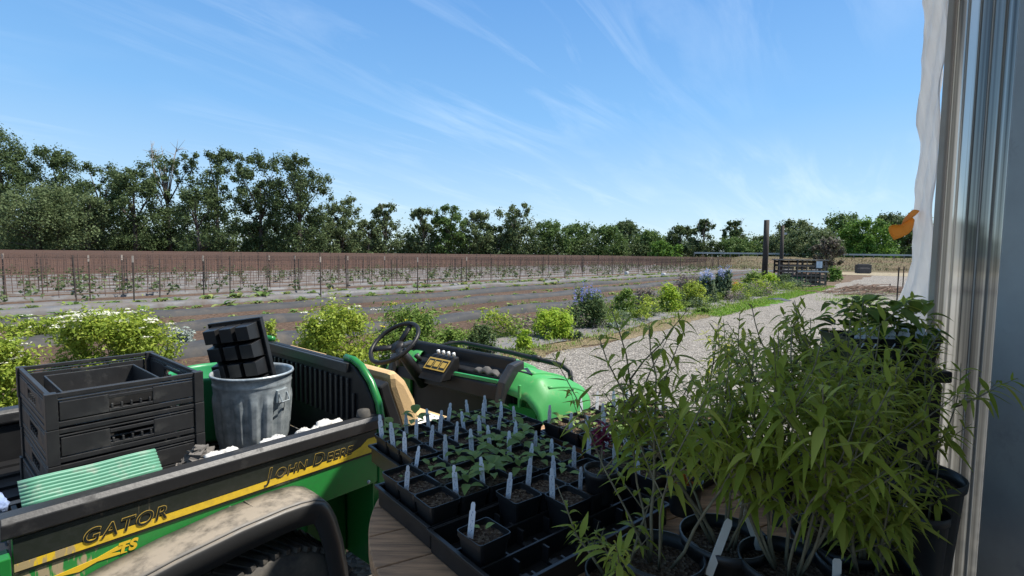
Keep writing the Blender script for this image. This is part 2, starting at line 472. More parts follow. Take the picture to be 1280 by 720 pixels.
# ------------------------------------------------------------------ mesh helpers
class MB:
    def __init__(self):
        self.v, self.f = [], []

    def add(self, vs, fs):
        o = len(self.v)
        self.v += [tuple(p) for p in vs]
        self.f += [tuple(i + o for i in f) for f in fs]

    def box(self, x0, x1, y0, y1, z0, z1, mat=None):
        vs = [(x0, y0, z0), (x1, y0, z0), (x1, y1, z0), (x0, y1, z0), (x0, y0, z1), (x1, y0, z1), (x1, y1, z1), (x0, y1, z1)]
        if mat:
            vs = [mat @ Vector(p) for p in vs]
        self.add(vs, [(0, 3, 2, 1), (4, 5, 6, 7), (0, 1, 5, 4), (1, 2, 6, 5), (2, 3, 7, 6), (3, 0, 4, 7)])

    def bar(self, p, q, w, h=None, up=(0, 0, 1)):
        p, q = Vector(p), Vector(q)
        h = h or w
        d = (q - p).normalized()
        up = Vector(up)
        if abs(d.dot(up)) > 0.95:
            up = Vector((1, 0, 0))
        sd = d.cross(up).normalized()
        u = sd.cross(d).normalized()
        vs = []
        for c in (p, q):
            for a, b in ((-1, -1), (1, -1), (1, 1), (-1, 1)):
                vs.append(c + sd * (a * w / 2) + u * (b * h / 2))
        self.add(vs, [(0, 3, 2, 1), (4, 5, 6, 7), (0, 1, 5, 4), (1, 2, 6, 5), (2, 3, 7, 6), (3, 0, 4, 7)])

    def prism(self, prof, axis, a0, a1):
        """closed profile swept along an axis ('x','y','z')"""
        def P(u, v, a):
            return {'x': (a, u, v), 'y': (u, a, v), 'z': (u, v, a)}[axis]
        n = len(prof)
        vs = [P(u, v, a0) for u, v in prof] + [P(u, v, a1) for u, v in prof]
        fs = [(i, (i + 1) % n, n + (i + 1) % n, n + i) for i in range(n)]
        fs += [tuple(range(n - 1, -1, -1)), tuple(range(n, 2 * n))]
        self.add(vs, fs)

    def tube(self, pts, r, n=6, cap=True):
        pts = [Vector(p) for p in pts]
        m = len(pts)
        rs = r if isinstance(r, (list, tuple)) else [r] * m
        vs, fs = [], []
        prev = None
        for i, p in enumerate(pts):
            d = (pts[min(i + 1, m - 1)] - pts[max(i - 1, 0)]).normalized()
            if prev is None:
                a = Vector((0, 0, 1)) if abs(d.z) < 0.9 else Vector((1, 0, 0))
                sd = d.cross(a).normalized()
            else:
                sd = (prev - d * prev.dot(d)).normalized()
            prev = sd
            up = d.cross(sd)
            for k in range(n):
                t = 2 * math.pi * k / n
                vs.append(p + (sd * math.cos(t) + up * math.sin(t)) * rs[i])
        for i in range(m - 1):
            for k in range(n):
                a, b = i * n + k, i * n + (k + 1) % n
                fs.append((a, b, b + n, a + n))
        if cap:
            fs.append(tuple(range(n - 1, -1, -1)))
            fs.append(tuple(range((m - 1) * n, m * n)))
        self.add(vs, fs)

    def lathe(self, prof, n=32, c=(0, 0, 0), flute=None):
        vs, fs = [], []
        for r, z in prof:
            for k in range(n):
                t = 2 * math.pi * k / n
                rr = r + (flute(t, z) if flute else 0)
                vs.append((c[0] + rr * math.cos(t), c[1] + rr * math.sin(t), c[2] + z))
        for i in range(len(prof) - 1):
            for k in range(n):
                a, b = i * n + k, i * n + (k + 1) % n
                fs.append((a, b, b + n, a + n))
        self.add(vs, fs)

    def disc(self, r, z, n=32, c=(0, 0), bump=0.0):
        vs = [(c[0], c[1], z + bump)] + [(c[0] + r * math.cos(2 * math.pi * k / n), c[1] + r * math.sin(2 * math.pi * k / n), z) for k in range(n)]
        self.add(vs, [(0, 1 + k, 1 + (k + 1) % n) for k in range(n)])

    def grid(self, fn, nu, nv):
        vs = [fn(i / nu, j / nv) for i in range(nu + 1) for j in range(nv + 1)]
        w = nv + 1
        self.add(vs, [(i * w + j, (i + 1) * w + j, (i + 1) * w + j + 1, i * w + j + 1) for i in range(nu) for j in range(nv)])

    def xf(self, mat):
        self.v = [tuple(mat @ Vector(p)) for p in self.v]
        return self

    def build(self, name, mat, parent=None, smooth=False, bevel=0.0, solid=0.0):
        me = bpy.data.meshes.new(name)
        me.from_pydata(self.v, [], self.f)
        me.update()
        return finish(name, me, mat, parent, smooth, bevel, solid)


def finish(name, me, mat, parent=None, smooth=False, bevel=0.0, solid=0.0):
    if mat:
        me.materials.append(M[mat] if isinstance(mat, str) else mat)
    if smooth:
        me.polygons.foreach_set('use_smooth', [True] * len(me.polygons))
    o = bpy.data.objects.new(name, me)
    COL.objects.link(o)
    if parent:
        o.parent = parent
    if solid:
        md = o.modifiers.new('Thickness', 'SOLIDIFY')
        md.thickness = solid
        md.offset = 0
    if bevel:
        md = o.modifiers.new('Bevel', 'BEVEL')
        md.width = bevel
        md.segments = 2
        md.limit_method = 'ANGLE'
        md.angle_limit = R(40)
    return o


def np_mesh(name, V, Q):
    V = np.asarray(V, dtype=np.float32).reshape(-1, 3)
    Q = np.asarray(Q, dtype=np.int32).reshape(-1, 4)
    me = bpy.data.meshes.new(name)
    me.vertices.add(len(V))
    me.vertices.foreach_set('co', V.ravel())
    me.loops.add(Q.size)
    me.loops.foreach_set('vertex_index', Q.ravel())
    me.polygons.add(len(Q))
    me.polygons.foreach_set('loop_start', np.arange(0, Q.size, 4, dtype=np.int32))
    me.polygons.foreach_set('loop_total', np.full(len(Q), 4, dtype=np.int32))
    me.update(calc_edges=True)
    return me


def tag(o, label, cat, group=None, kind=None):
    o['label'] = label
    o['category'] = cat
    if group:
        o['group'] = group
    if kind:
        o['kind'] = kind
    return o


def setting(o):
    o['kind'] = 'structure'
    return o


def thing(name, loc, rz, label, cat, group=None):
    o = bpy.data.objects.new(name, None)
    COL.objects.link(o)
    o.location = loc
    o.rotation_euler = (0, 0, rz)
    o.empty_display_size = 0.1
    return tag(o, label, cat, group)


def dup(root, loc, rz=0.0, scale=None, label=None, group=None):
    r = root.copy()
    COL.objects.link(r)
    r.location = loc
    r.rotation_euler = (0, 0, rz)
    if scale is not None:
        r.scale = scale
    if label:
        r['label'] = label
    if group:
        r['group'] = group
    for ch in list(root.children):
        c = ch.copy()
        COL.objects.link(c)
        c.parent = r
        for g in list(ch.children):
            d = g.copy()
            COL.objects.link(d)
            d.parent = c
    return r


# ------------------------------------------------------------------ foliage helpers (numpy)
def unit(a):
    return a / np.maximum(1e-6, np.linalg.norm(a, axis=-1, keepdims=True))


def leaf_quads(C, Nrm, L, Wd, rng, axis=None):
    """one folded leaf-shaped face per point: C centres, Nrm normals, L lengths, Wd widths"""
    n = len(C)
    rv = rng.normal(size=(n, 3)) if axis is None else axis
    a = unit(rv - Nrm * np.sum(rv * Nrm, axis=1, keepdims=True))
    b = np.cross(Nrm, a)
    L = np.asarray(L).reshape(-1, 1) * np.ones((n, 1))
    Wd = np.asarray(Wd).reshape(-1, 1) * np.ones((n, 1))
    V = np.stack([C - a * L / 2, C + b * Wd / 2 - a * L * 0.08, C + a * L / 2, C - b * Wd / 2 - a * L * 0.08], axis=1)
    Q = np.arange(n * 4).reshape(n, 4)
    return V.reshape(-1, 3), Q


def clump_points(rng, centres, radii, per, flat=0.85, fill=0.45):
    cs = np.repeat(centres, per, axis=0)
    rs = np.repeat(radii, per)
    d = unit(rng.normal(size=(len(cs), 3)))
    k = (fill + (1 - fill) * rng.random(len(cs)) ** 0.6)[:, None]
    off = d * rs[:, None] * k
    off[:, 2] *= flat
    return cs + off, d


def spray_points(rng, centres, radii, per):
    cs = np.repeat(centres, per, axis=0)
    rs = np.repeat(radii, per)[:, None]
    # each clump is an upward tilted, elongated spray
    ax = unit(rng.normal(size=centres.shape) * np.array([0.8, 0.8, 0.5]) + np.array([0, 0, 0.7]))
    ax = np.repeat(ax, per, axis=0)
    g = rng.normal(size=(len(cs), 3)) * 0.46
    along = rng.normal(size=(len(cs), 1)) * 0.62
    off = (g + ax * along) * rs
    return cs + off, unit(off + 1e-6)


def join(parts):
    Vs, Qs, o = [], [], 0
    for V, Q in parts:
        Vs.append(V)
        Qs.append(Q + o)
        o += len(V)
    return np.concatenate(Vs), np.concatenate(Qs)


def lance_leaves(P, D, L, Wd, droop, seg=5):
    """curved lance-shaped leaves: P base, D direction, gravity droop"""
    n = len(P)
    side = unit(np.cross(D, np.array([0, 0, 1.0])) + 1e-4)
    rows = []
    for i in range(seg + 1):
        t = i / seg
        c = P + D * (L * t)[:, None] + np.array([0, 0, -1.0]) * (L * droop * t * t)[:, None]
        w = Wd * (max(0.03, math.sin(math.pi * min(1, t ** 0.75 * 0.97 + 0.03))))
        s = side * (w / 2)[:, None]
        up = np.array([0, 0, 1.0]) * (w * 0.16)[:, None]
        rows.append(np.stack([c - s + up, c, c + s + up], axis=1))
    V = np.stack(rows, axis=1).reshape(n, -1, 3)
    k = (seg + 1) * 3
    q = []
    for i in range(seg):
        for j in (0, 1):
            a = i * 3 + j
            q.append((a, a + 1, a + 4, a + 3))
    q = np.array(q)
    Q = (q[None] + (np.arange(n) * k)[:, None, None]).reshape(-1, 4)
    return V.reshape(-1, 3), Q


# ------------------------------------------------------------------ trees
def make_tree(name, loc, h, w, seed, leaf, label, cat='tree', group=None, shape='round', base=0.12, clumps=34, per=110,
              leafsize=0.5, dead=0, trunk=None, bark='bark', dens=1.0):
    rng = np.random.default_rng(seed)
    root = thing(name, loc, 0, label, cat, group)
    # crown envelope
    clumps = int(clumps * 2.6)
    per = int(per * 1.15)
    zs = base * 0.6 + (1 - base * 0.6) * rng.random(clumps) ** 0.9
    if shape == 'round':
        prof = np.sqrt(np.maximum(0.08, 1 - ((zs - 0.42) / 0.60) ** 2))
    elif shape == 'column':
        prof = 0.62 + 0.38 * np.sin(zs * math.pi) - 0.45 * np.maximum(0, zs - 0.75)
    elif shape == 'vase':
        prof = 0.72 + 0.40 * zs - 1.9 * np.maximum(0, zs - 0.78)
    else:
        prof = 1.05 - zs * 0.9
    ang = rng.random(clumps) * 2 * math.pi
    rad = np.sqrt(rng.random(clumps)) * 0.5 * w * prof * 0.94
    cr = (0.06 + 0.075 * rng.random(clumps)) * w * (1.15 - 0.45 * zs) * (1 if shape != 'none' else 1)
    c = np.stack([np.cos(ang) * rad, np.sin(ang) * rad, zs * h], axis=1)
    c[:, 2] = np.minimum(c[:, 2], h - cr * 0.7)
    P, D = spray_points(rng, c, cr, per)
    nrm = unit(D * 0.7 + rng.normal(size=P.shape) * 0.6 + np.array([0, 0, 0.35]))
    L = leafsize * (0.5 + 0.8 * rng.random(len(P)))
    V, Q = leaf_quads(P, nrm, L, L * 0.7, rng)
    finish('crown', np_mesh('crown', V, Q), leaf, root)
    tb = MB()
    tr = trunk or max(0.12, w * 0.032)
    lean = (rng.random(2) - 0.5) * w * 0.12
    top = Vector((lean[0], lean[1], h * 0.72))
    tb.tube([(0, 0, -0.2), (lean[0] * 0.2, lean[1] * 0.2, h * 0.25), (lean[0] * 0.6, lean[1] * 0.6, h * 0.5), top], [tr * 1.25, tr, tr * 0.7, tr * 0.25], 7)
    for i in rng.choice(clumps, min(clumps, 14), replace=False):
        q = Vector(c[i])
        z0 = max(h * 0.1, q.z * 0.55)
        k = z0 / (h * 0.72)
        p = Vector((lean[0] * k, lean[1] * k, z0))
        mid = p.lerp(q, 0.5) + Vector((0, 0, h * 0.02))
        tb.tube([p, mid, q], [tr * 0.45, tr * 0.28, tr * 0.08], 5)
    tb.build('trunk', bark, root, smooth=True)
    if dead:
        db = MB()
        for i in range(dead):
            a = rng.random() * 2 * math.pi
            p = Vector((lean[0], lean[1], h * (0.45 + 0.2 * rng.random())))
            q = Vector((math.cos(a) * w * 0.28, math.sin(a) * w * 0.25, h * (0.95 + 0.13 * rng.random())))
            mid = p.lerp(q, 0.5) + Vector((rng.normal() * 0.3, 0, 0))
            db.tube([p, mid, q], [tr * 0.4, tr * 0.25, tr * 0.06], 5)
            for j in range(5):
                k = 0.45 + 0.5 * rng.random()
                b = mid.lerp(q, k)
                e = b + Vector(rng.normal(size=3)) * w * 0.07 + Vector((0, 0, w * 0.07))
                db.tube([b, e], [tr * 0.14, tr * 0.05], 4)
        db.build('dead_limb', 'bark_pale', root, smooth=True)
    return root


def place_tree(px, top, wpx, depth, seed, leaf, label, **kw):
    p = at(px, 309 + 0.0125 * px, depth)
    tp = at(px, top, depth)
    h = tp.z
    w = wpx * depth / F
    ls = depth / F * kw.pop('lpx', 2.6)
    return make_tree(kw.pop('name', 'tree'), (p.x, p.y, 0), h, w, seed, leaf, label, leafsize=ls, **kw)


CW, GG, MD, BR = 'leaf_cottonwood', 'leaf_grey_green', 'leaf_mid', 'leaf_bright'
g1 = 'tall trees along the far side of the field'
for a in [
    (8, 166, 105, 92, CW, 'tallest dark cottonwood at the left edge of the tree line', dict(clumps=44, per=150)),
    (72, 186, 84, 96, CW, 'dark cottonwood just right of the tallest one on the left', dict(clumps=36, per=140)),
    (48, 232, 120, 84, GG, 'broad grey-green tree in front of the tall dark cottonwoods', dict(clumps=42, per=150, base=0.05)),
    (128, 204, 74, 95, CW, 'dark cottonwood with a thin open top, left of the bare-limbed one', dict(clumps=26, per=120, base=0.2)),
    (170, 212, 80, 90, CW, 'shorter rounded cottonwood beside the bare-limbed tree', dict(clumps=36, per=140, base=0.1)),
    (212, 190, 72, 94, CW, 'tall cottonwood with bare dead limbs showing at its top', dict(clumps=26, per=130, dead=7, shape='vase', base=0.15)),
    (272, 189, 66, 96, CW, 'open tall cottonwood with sky gaps, right of the bare-limbed tree', dict(clumps=26, per=130, shape='vase', base=0.2)),
    (326, 193, 66, 90, CW, 'left half of the dense dark cottonwood pair in the tree line', dict(clumps=40, per=150, shape='vase', base=0.08)),
    (374, 197, 78, 90, CW, 'right half of the dense dark cottonwood pair, last tall tree', dict(clumps=42, per=150, shape='vase', base=0.08)),
    (250, 236, 70, 86, CW, 'low dark tree below the open tall cottonwood', dict(clumps=26, per=130, base=0.02)),
    (110, 246, 90, 86, GG, 'low grey-green tree between the tall left cottonwoods', dict(clumps=30, per=130, base=0.02)),
    (428, 246, 52, 105, GG, 'pointed grey-green tree just right of the tall cottonwoods', dict(shape='column', clumps=28, per=110, base=0.05)),
    (404, 270, 46, 100, GG, 'small pale tree at the foot of the last tall cottonwood', dict(clumps=20, per=100, base=0.02)),
    (481, 255, 44, 112, GG, 'ragged tree with an off-centre tuft on top', dict(shape='column', clumps=22, per=110, dead=2, base=0.03)),
    (460, 275, 36, 108, GG, 'slim pale tree between two pointed trees', dict(clumps=16, per=90, base=0.05)),
    (528, 262, 42, 120, GG, 'grey-green tree with a bare twig sticking out of its top', dict(shape='column', clumps=22, per=110, dead=2, base=0.03)),
    (561, 258, 48, 122, MD, 'tree with a feathery two-pointed top in the middle of the line', dict(shape='column', clumps=26, per=110, base=0.03)),
    (596, 266, 48, 126, GG, 'rounded tree just right of the feathery two-pointed tree', dict(shape='column', clumps=24, per=110, base=0.03)),
    (644, 256, 56, 130, GG, 'tallest tree in the middle of the line, with an open airy top', dict(clumps=22, per=110, base=0.1, shape='vase')),
    (622, 282, 48, 128, CW, 'dark low tree left of the airy-topped tree', dict(clumps=20, per=100, base=0.02)),
    (684, 278, 62, 135, MD, 'first rounded green tree right of the airy-topped tree', dict(clumps=26, per=110, base=0.02)),
    (724, 281, 60, 140, MD, 'second rounded green tree right of the airy-topped tree', dict(clumps=26, per=110, base=0.02)),
    (758, 284, 60, 138, MD, 'low wide green tree before the dome-shaped crown', dict(clumps=26, per=110, base=0.02)),
    (784, 278, 50, 150, CW, 'dark dome-shaped crown rising behind lighter trees', dict(clumps=26, per=110, base=0.02)),
    (812, 290, 50, 140, MD, 'lowest green tree where the tree line dips', dict(clumps=22, per=110, base=0.02)),
    (832, 302, 40, 110, BR, 'small bright green bush-like tree at the end of the trellis field', dict(clumps=20, per=100, base=0.0)),
    (850, 284, 40, 130, CW, 'dark tree left of the thin tree with dead twigs', dict(clumps=20, per=100, base=0.03)),
    (879, 276, 38, 125, CW, 'thin tree with dead twigs poking out either side of its top', dict(clumps=18, per=100, dead=4, base=0.1)),
    (917, 277, 36, 125, CW, 'tree with a flat palm-like tuft on a bare stem', dict(clumps=12, per=110, dead=2, base=0.55)),
    (922, 298, 60, 120, MD, 'low rounded tree below the palm-like tuft', dict(clumps=24, per=110, base=0.0)),
    (955, 296, 50, 128, GG, 'grey-green tree behind the tall wooden post', dict(clumps=22, per=110, base=0.02)),
    (993, 277, 62, 118, GG, 'tree directly behind the slatted wooden pen', dict(clumps=28, per=110, base=0.02)),
    (1012, 288, 70, 92, GG, 'broad greyish tree over the right part of the wooden pen', dict(clumps=34, per=120, base=0.02)),
    (1052, 269, 66, 112, MD, 'tall green tree left of the bright one near the road bank', dict(clumps=32, per=120, base=0.02)),
    (1082, 276, 64, 100, BR, 'bright green tree standing above the road bank', dict(clumps=34, per=120, base=0.02)),
    (1108, 270, 60, 118, CW, 'dark tree behind the orange cloth', dict(clumps=30, per=120, base=0.02)),
    (1138, 274, 60, 115, MD, 'green tree partly hidden by the white plastic film', dict(clumps=28, per=110, base=0.02)),
]:
    px, top, wpx, dep, leaf, label, kw = a
    place_tree(px, top, wpx, dep, int(px * 7 + top), leaf, label, group=g1, **kw)
place_tree(1034, 300, 40, 60, 991, 'leaf_brown', 'small half-bare brownish tree right of the wooden pen', dead=6, clumps=16, per=90, base=0.1)

# low thicket that closes the foot of the tree line (one mass nobody could count)
rng = np.random.default_rng(5)
cs, rs = [], []
for i in range(700):
    px = rng.uniform(-60, 1190)
    dep = 97 + px * 0.045 + rng.uniform(0, 14)
    p = at(px, 300, dep)
    hh = rng.uniform(1.0, 10.5 if px < 430 else 9.4)
    cs.append((p.x, p.y, hh * rng.uniform(0.2, 0.8)))
    rs.append(rng.uniform(1.4, 2.6))
P, D = spray_points(rng, np.array(cs), np.array(rs), 130)
L = 0.55 * (0.6 + 0.8 * rng.random(len(P)))
V, Q = leaf_quads(P, unit(D + rng.normal(size=P.shape) * 0.6), L, L * 0.75, rng)
tag(finish('thicket', np_mesh('thicket', V, Q), 'leaf_cottonwood'), 'dark tangled undergrowth along the foot of the tree line', 'undergrowth', kind='stuff')

# ------------------------------------------------------------------ ground
def sheet(name, poly, z, mat):
    mb = MB()
    mb.add([(p[0], p[1], z) for p in poly], [tuple(range(len(poly)))])
    return setting(mb.build(name, mat))


def strip(name, t0, t1, s0, s1, z, mat, wob=0.12, n=60, seed=1):
    r_ = random.Random(seed)
    mb = MB()
    L, Rr = [], []
    ph = r_.random() * 6
    for i in range(n + 1):
        s = s0 + (s1 - s0) * (i / n) ** 1.6
        L.append(W(s, t1 + wob * (math.sin(s * 0.9 + ph) * 0.5 + r_.uniform(-0.5, 0.5)), z))
        Rr.append(W(s, t0 + wob * (math.sin(s * 0.7 + ph * 2) * 0.5 + r_.uniform(-0.5, 0.5)), z))
    mb.add(L + Rr, [(i, n + 1 + i, n + 2 + i, i + 1) for i in range(n)])
    return setting(mb.build(name, mat))


sheet('ground', [(-900, -300), (900, -300), (900, 1200), (-900, 1200)], 0.0, 'dirt')
strip('field', 7.1, 40, -30, 130, 0.004, 'soil', 0.3, seed=3)
strip('far_field', 39, 150, -60, 95, 0.008, 'rust_soil', 0.6, seed=4)
strip('gravel_road', -1.6, 5.05, -6, 62, 0.008, 'gravel', 0.3, 120, seed=5)
strip('verge', 4.9, 5.7, 2, 36, 0.012, 'verge', 0.25, 120, seed=6)
strip('grass_verge', 4.65, 5.55, 15, 35, 0.016, 'lawn', 0.25, 60, seed=8)

# road bank in the distance: sloping dry bank and a road on top
mb = MB()
def bank(u, v):
    px = 858 + 362 * u
    prof = [(60, 0.0), (70, 0.15), (84, 1.35), (92, 1.75), (108, 1.75)]
    k = v * 4
    i = min(3, int(k))
    f = k - i
    d = prof[i][0] + (prof[i + 1][0] - prof[i][0]) * f
    z = prof[i][1] + (prof[i + 1][1] - prof[i][1]) * f
    fade = min(1, u * 5)
    p = at(px, 320, d)
    return (p.x, p.y, 0.02 + z * fade + 0.12 * math.sin(u * 40 + v * 9) * v * (1 - v) * 3)
mb.grid(bank, 30, 12)
setting(mb.build('road_bank', 'dry_bank', smooth=True))
mb = MB()
pts = [at(1030, 330, 52), at(1200, 330, 46), at(1200, 330, 60), at(1040, 330, 68)]
mb.add([(p.x, p.y, 0.02) for p in pts], [(0, 1, 2, 3)])
setting(mb.build('track', 'pale_track'))
gr = thing('guardrail', (0, 0, 0), 0, 'long grey steel guardrail on top of the dry road bank', 'guardrail')
p0, p1 = at(868, 320, 96), at(1170, 320, 88)
rb = MB()
for dz in (2.35, 2.2):
    rb.bar((p0.x, p0.y, dz), (p1.x, p1.y, dz), 0.06, 0.13)
rb.build('rail', 'rail_steel', gr)
for i in range(26):
    p = p0.lerp(p1, i / 25)
    pb = MB()
    pb.box(p.x - 0.07, p.x + 0.07, p.y + 0.05, p.y + 0.19, 1.6, 2.4)
    pb.build('post', 'wood_grey', gr)

# ------------------------------------------------------------------ raised plastic-covered rows
def mulch_row(t, width, s0, s1, mat, label, group, h=0.16, seed=1, n=110):
    r_ = random.Random(seed)
    prof = [(-0.5, 0.0), (-0.44, 0.55), (-0.34, 0.92), (0, 1.0), (0.34, 0.92), (0.44, 0.55), (0.5, 0.0)]
    vs, fs = [], []
    ph = [r_.random() * 6 for _ in range(4)]
    for i in range(n + 1):
        s = s0 + (s1 - s0) * (i / n) ** 1.5
        wv = width * (1 + 0.07 * math.sin(s * 0.6 + ph[0]) + 0.05 * math.sin(s * 1.9 + ph[1]))
        hv = h * (1 + 0.18 * math.sin(s * 0.8 + ph[2]) + 0.1 * math.sin(s * 2.3 + ph[3]))
        off = 0.06 * math.sin(s * 0.35 + ph[1]) + r_.uniform(-0.02, 0.02)
        for a, b in prof:
            vs.append(W(s, t + off + a * wv, 0.003 + b * hv + (r_.uniform(-0.01, 0.01) if 0 < b else 0)))
    k = len(prof)
    for i in range(n):
        for j in range(k - 1):
            fs.append((i * k + j, i * k + j + 1, (i + 1) * k + j + 1, (i + 1) * k + j))
    mb = MB()
    mb.add(vs, fs)
    return tag(mb.build('plastic_mulch_row', mat, smooth=True), label, 'plastic row', group)


gm = 'raised planting rows covered in plastic film'
near_rows = [(9.35, 0.65, 'mulch_film', 'dark plastic-covered planting row nearest the flower border'),
             (12.2, 0.7, 'mulch_film', 'second plastic-covered planting row from the flower border'),
             (15.1, 0.72, 'mulch_film', 'third plastic-covered planting row from the border, just before the trellises'),
             (17.6, 0.5, 'mulch_pale', 'pale plastic-covered row running right in front of the first trellis')]
for i, (t, w_, m_, lab) in enumerate(near_rows):
    mulch_row(t, w_, -8 if i else 2.0, 75 if i else 46, m_, lab, gm, seed=20 + i)
TREL = [19.6 + 2.75 * i for i in range(12)]
ordw = ['first', 'second', 'third', 'fourth', 'fifth', 'sixth', 'seventh', 'eighth', 'ninth', 'tenth', 'eleventh', 'twelfth']
for i, t in enumerate(TREL[:9]):
    mulch_row(t, 0.5, -10, 80, 'mulch_pale', 'pale plastic strip under the %s trellis row from the border' % ordw[i], gm, h=0.12, seed=40 + i, n=70)

# ------------------------------------------------------------------ trellises
sb = MB()
sb.box(-0.016, 0.016, -0.016, 0.016, 0, 1.62)
stake0 = sb.build('trellis_stake', 'stake')
sb2 = MB()
sb2.box(-0.022, 0.022, -0.022, 0.022, 0, 1.28)
cap = MB()
cap.box(-0.026, 0.026, -0.026, 0.026, 1.281, 1.55)
first = True
for i, t in enumerate(TREL):
    s0 = t * 0.07 - 1
    s1 = min(88, t * 3.3)
    step = 2.3 if i < 6 else 3.6
    s = s0 + rnd.random() * 2
    k = 0
    while s < s1:
        o = stake0 if first else stake0.copy()
        if not first:
            COL.objects.link(o)
        first = False
        o.location = W(s, t + rnd.uniform(-0.05, 0.05))
        o.rotation_euler = (rnd.uniform(-0.03, 0.03), rnd.uniform(-0.03, 0.03), ROADROT)
        o.scale = (1, 1, rnd.uniform(0.82, 1.06))
        tag(o, 'thin dark wooden stake in the %s trellis row from the border' % ordw[i], 'stake', 'trellis stakes in the field')
        s += step * rnd.uniform(0.9, 1.12)
        k += 1
    nb = MB()
    for z in (0.4, 0.65, 0.95, 1.2, 1.4, 1.52):
        nb.bar(W(s0, t, z), W(s1, t, z + rnd.uniform(-0.03, 0.03)), 0.014 + 0.0009 * i)
    ss = s0
    while ss < s1:
        nb.bar(W(ss, t, 0.25), W(ss + rnd.uniform(-0.05, 0.05), t, 1.5), 0.012 + 0.0008 * i)
        ss += 0.36 + 0.05 * i
    tag(nb.build('trellis_netting', 'netting'), 'rust-brown string netting strung along the %s trellis row' % ordw[i], 'netting', 'trellis netting')

# pale marker stakes with white tops
pale0 = None
for i, (px, py) in enumerate([(6, 372), (113, 381), (154, 371), (168, 383), (255, 373), (337, 362), (369, 358), (401, 372), (435, 360), (481, 358), (522, 367), (583, 357)]):
    p = on(px, py)
    if pale0 is None:
        rt = thing('marker_stake', p, 0, '', 'stake')
        a_ = MB()
        a_.box(-0.018, 0.018, -0.018, 0.018, 0, 1.3)
        a_.build('shaft', 'stake', rt)
        b_ = MB()
        b_.box(-0.022, 0.022, -0.022, 0.022, 1.301, 1.50)
        b_.build('painted_top', 'stake_pale', rt)
        pale0 = rt
    else:
        rt = dup(pale0, p, rnd.random())
    tag(rt, 'thicker dark stake with a pale painted top between the trellises', 'stake', 'pale-topped stakes')

# crop plants on the rows
def crop_mesh(seed, size, n=16):
    rg = np.random.default_rng(seed)
    a = rg.random(n) * 2 * math.pi
    el = rg.uniform(0.15, 1.0, n)
    D = np.stack([np.cos(a) * np.cos(el), np.sin(a) * np.cos(el), np.sin(el)], axis=1)
    Pp = np.stack([rg.normal(size=n) * size * 0.25, rg.normal(size=n) * size * 0.25, np.full(n, 0.0)], axis=1)
    V, Q = lance_leaves(Pp, D, size * rg.uniform(0.6, 1.1, n), size * rg.uniform(0.35, 0.5, n), np.full(n, 0.45), 3)
    return np_mesh('row_seedling', V, Q)


cm = [crop_mesh(100 + i, 0.24) for i in range(5)]
for m_ in cm:
    m_.materials.append(M['leaf_crop'])
for i, (t, s0, s1, st_, sc) in enumerate([(9.9, 4, 40, 0.62, 0.85), (12.6, 4, 40, 0.95, 0.9), (15.45, 1.5, 46, 0.62, 1.35), (17.9, 1.5, 52, 0.62, 1.5)]):
    s = s0
    while s < s1:
        o = bpy.data.objects.new('row_seedling', cm[rnd.randrange(5)])
        COL.objects.link(o)
        o.location = W(s, t + rnd.uniform(-0.12, 0.12), 0.13)
        o.rotation_euler = (0, 0, rnd.random() * 6.28)
        k = sc * rnd.uniform(0.6, 1.25)
        o.scale = (k, k, k)
        tag(o, 'young leafy crop plant on the %s' % ['row nearest the flower border', 'second planting row', 'third planting row, before the trellises', 'pale row in front of the first trellis'][i], 'crop plant', 'young crop plants on the rows')
        s += st_ * rnd.uniform(0.7, 1.4) * (1 + s * 0.006)
rng = np.random.default_rng(77)
pts = []
for i, t in enumerate(TREL[:9]):
    for k in range(75):
        s = t * 0.05 + (70) * rng.random() ** 1.2
        pts.append(list(W(s, t + rng.normal() * 0.2, rng.uniform(0.2, 0.5))) + [rng.uniform(0.16, 0.34)])
pts = np.array(pts)
P, D = clump_points(rng, pts[:, :3], pts[:, 3], 16, 1.0, 0.3)
L = 0.15 * (0.6 + 0.8 * rng.random(len(P)))
V, Q = leaf_quads(P, unit(D + rng.normal(size=P.shape) * 0.7), L, L * 0.6, rng)
tag(finish('trellis_crop', np_mesh('trellis_crop', V, Q), 'leaf_grey_green'), 'low green climbing crop growing along the trellis rows', 'crop', kind='stuff')
for i, (px, py) in enumerate([(726, 330), (734, 330), (786, 331), (818, 334), (783, 345), (829, 347)]):
    b_ = MB()
    b_.lathe([(0.0, 0), (0.15, 0), (0.17, 0.34), (0.16, 0.36), (0.0, 0.36)], 14)
    o = b_.build('bucket', 'bucket_white', smooth=True)
    o.location = on(px, py)
    tag(o, 'small white bucket left out among the far field rows', 'bucket', 'white buckets in the field')

# ------------------------------------------------------------------ flower border
mb = MB()
r_ = random.Random(9)
def fab(u, v):
    s = 3.0 + 27 * u ** 1.3
    t = 5.45 + 1.5 * v + 0.12 * math.sin(s * 1.1) * (1 - v)
    return W(s, t, 0.02 + 0.05 * (0.5 + 0.5 * math.sin(s * 3.1 + v * 7)) * math.sin(v * math.pi) + r_.uniform(0, 0.02))
mb.grid(fab, 110, 10)
tag(mb.build('landscape_fabric', 'fabric_grey', smooth=True), 'wrinkled grey weed fabric under the flower border beside the gravel', 'weed fabric')


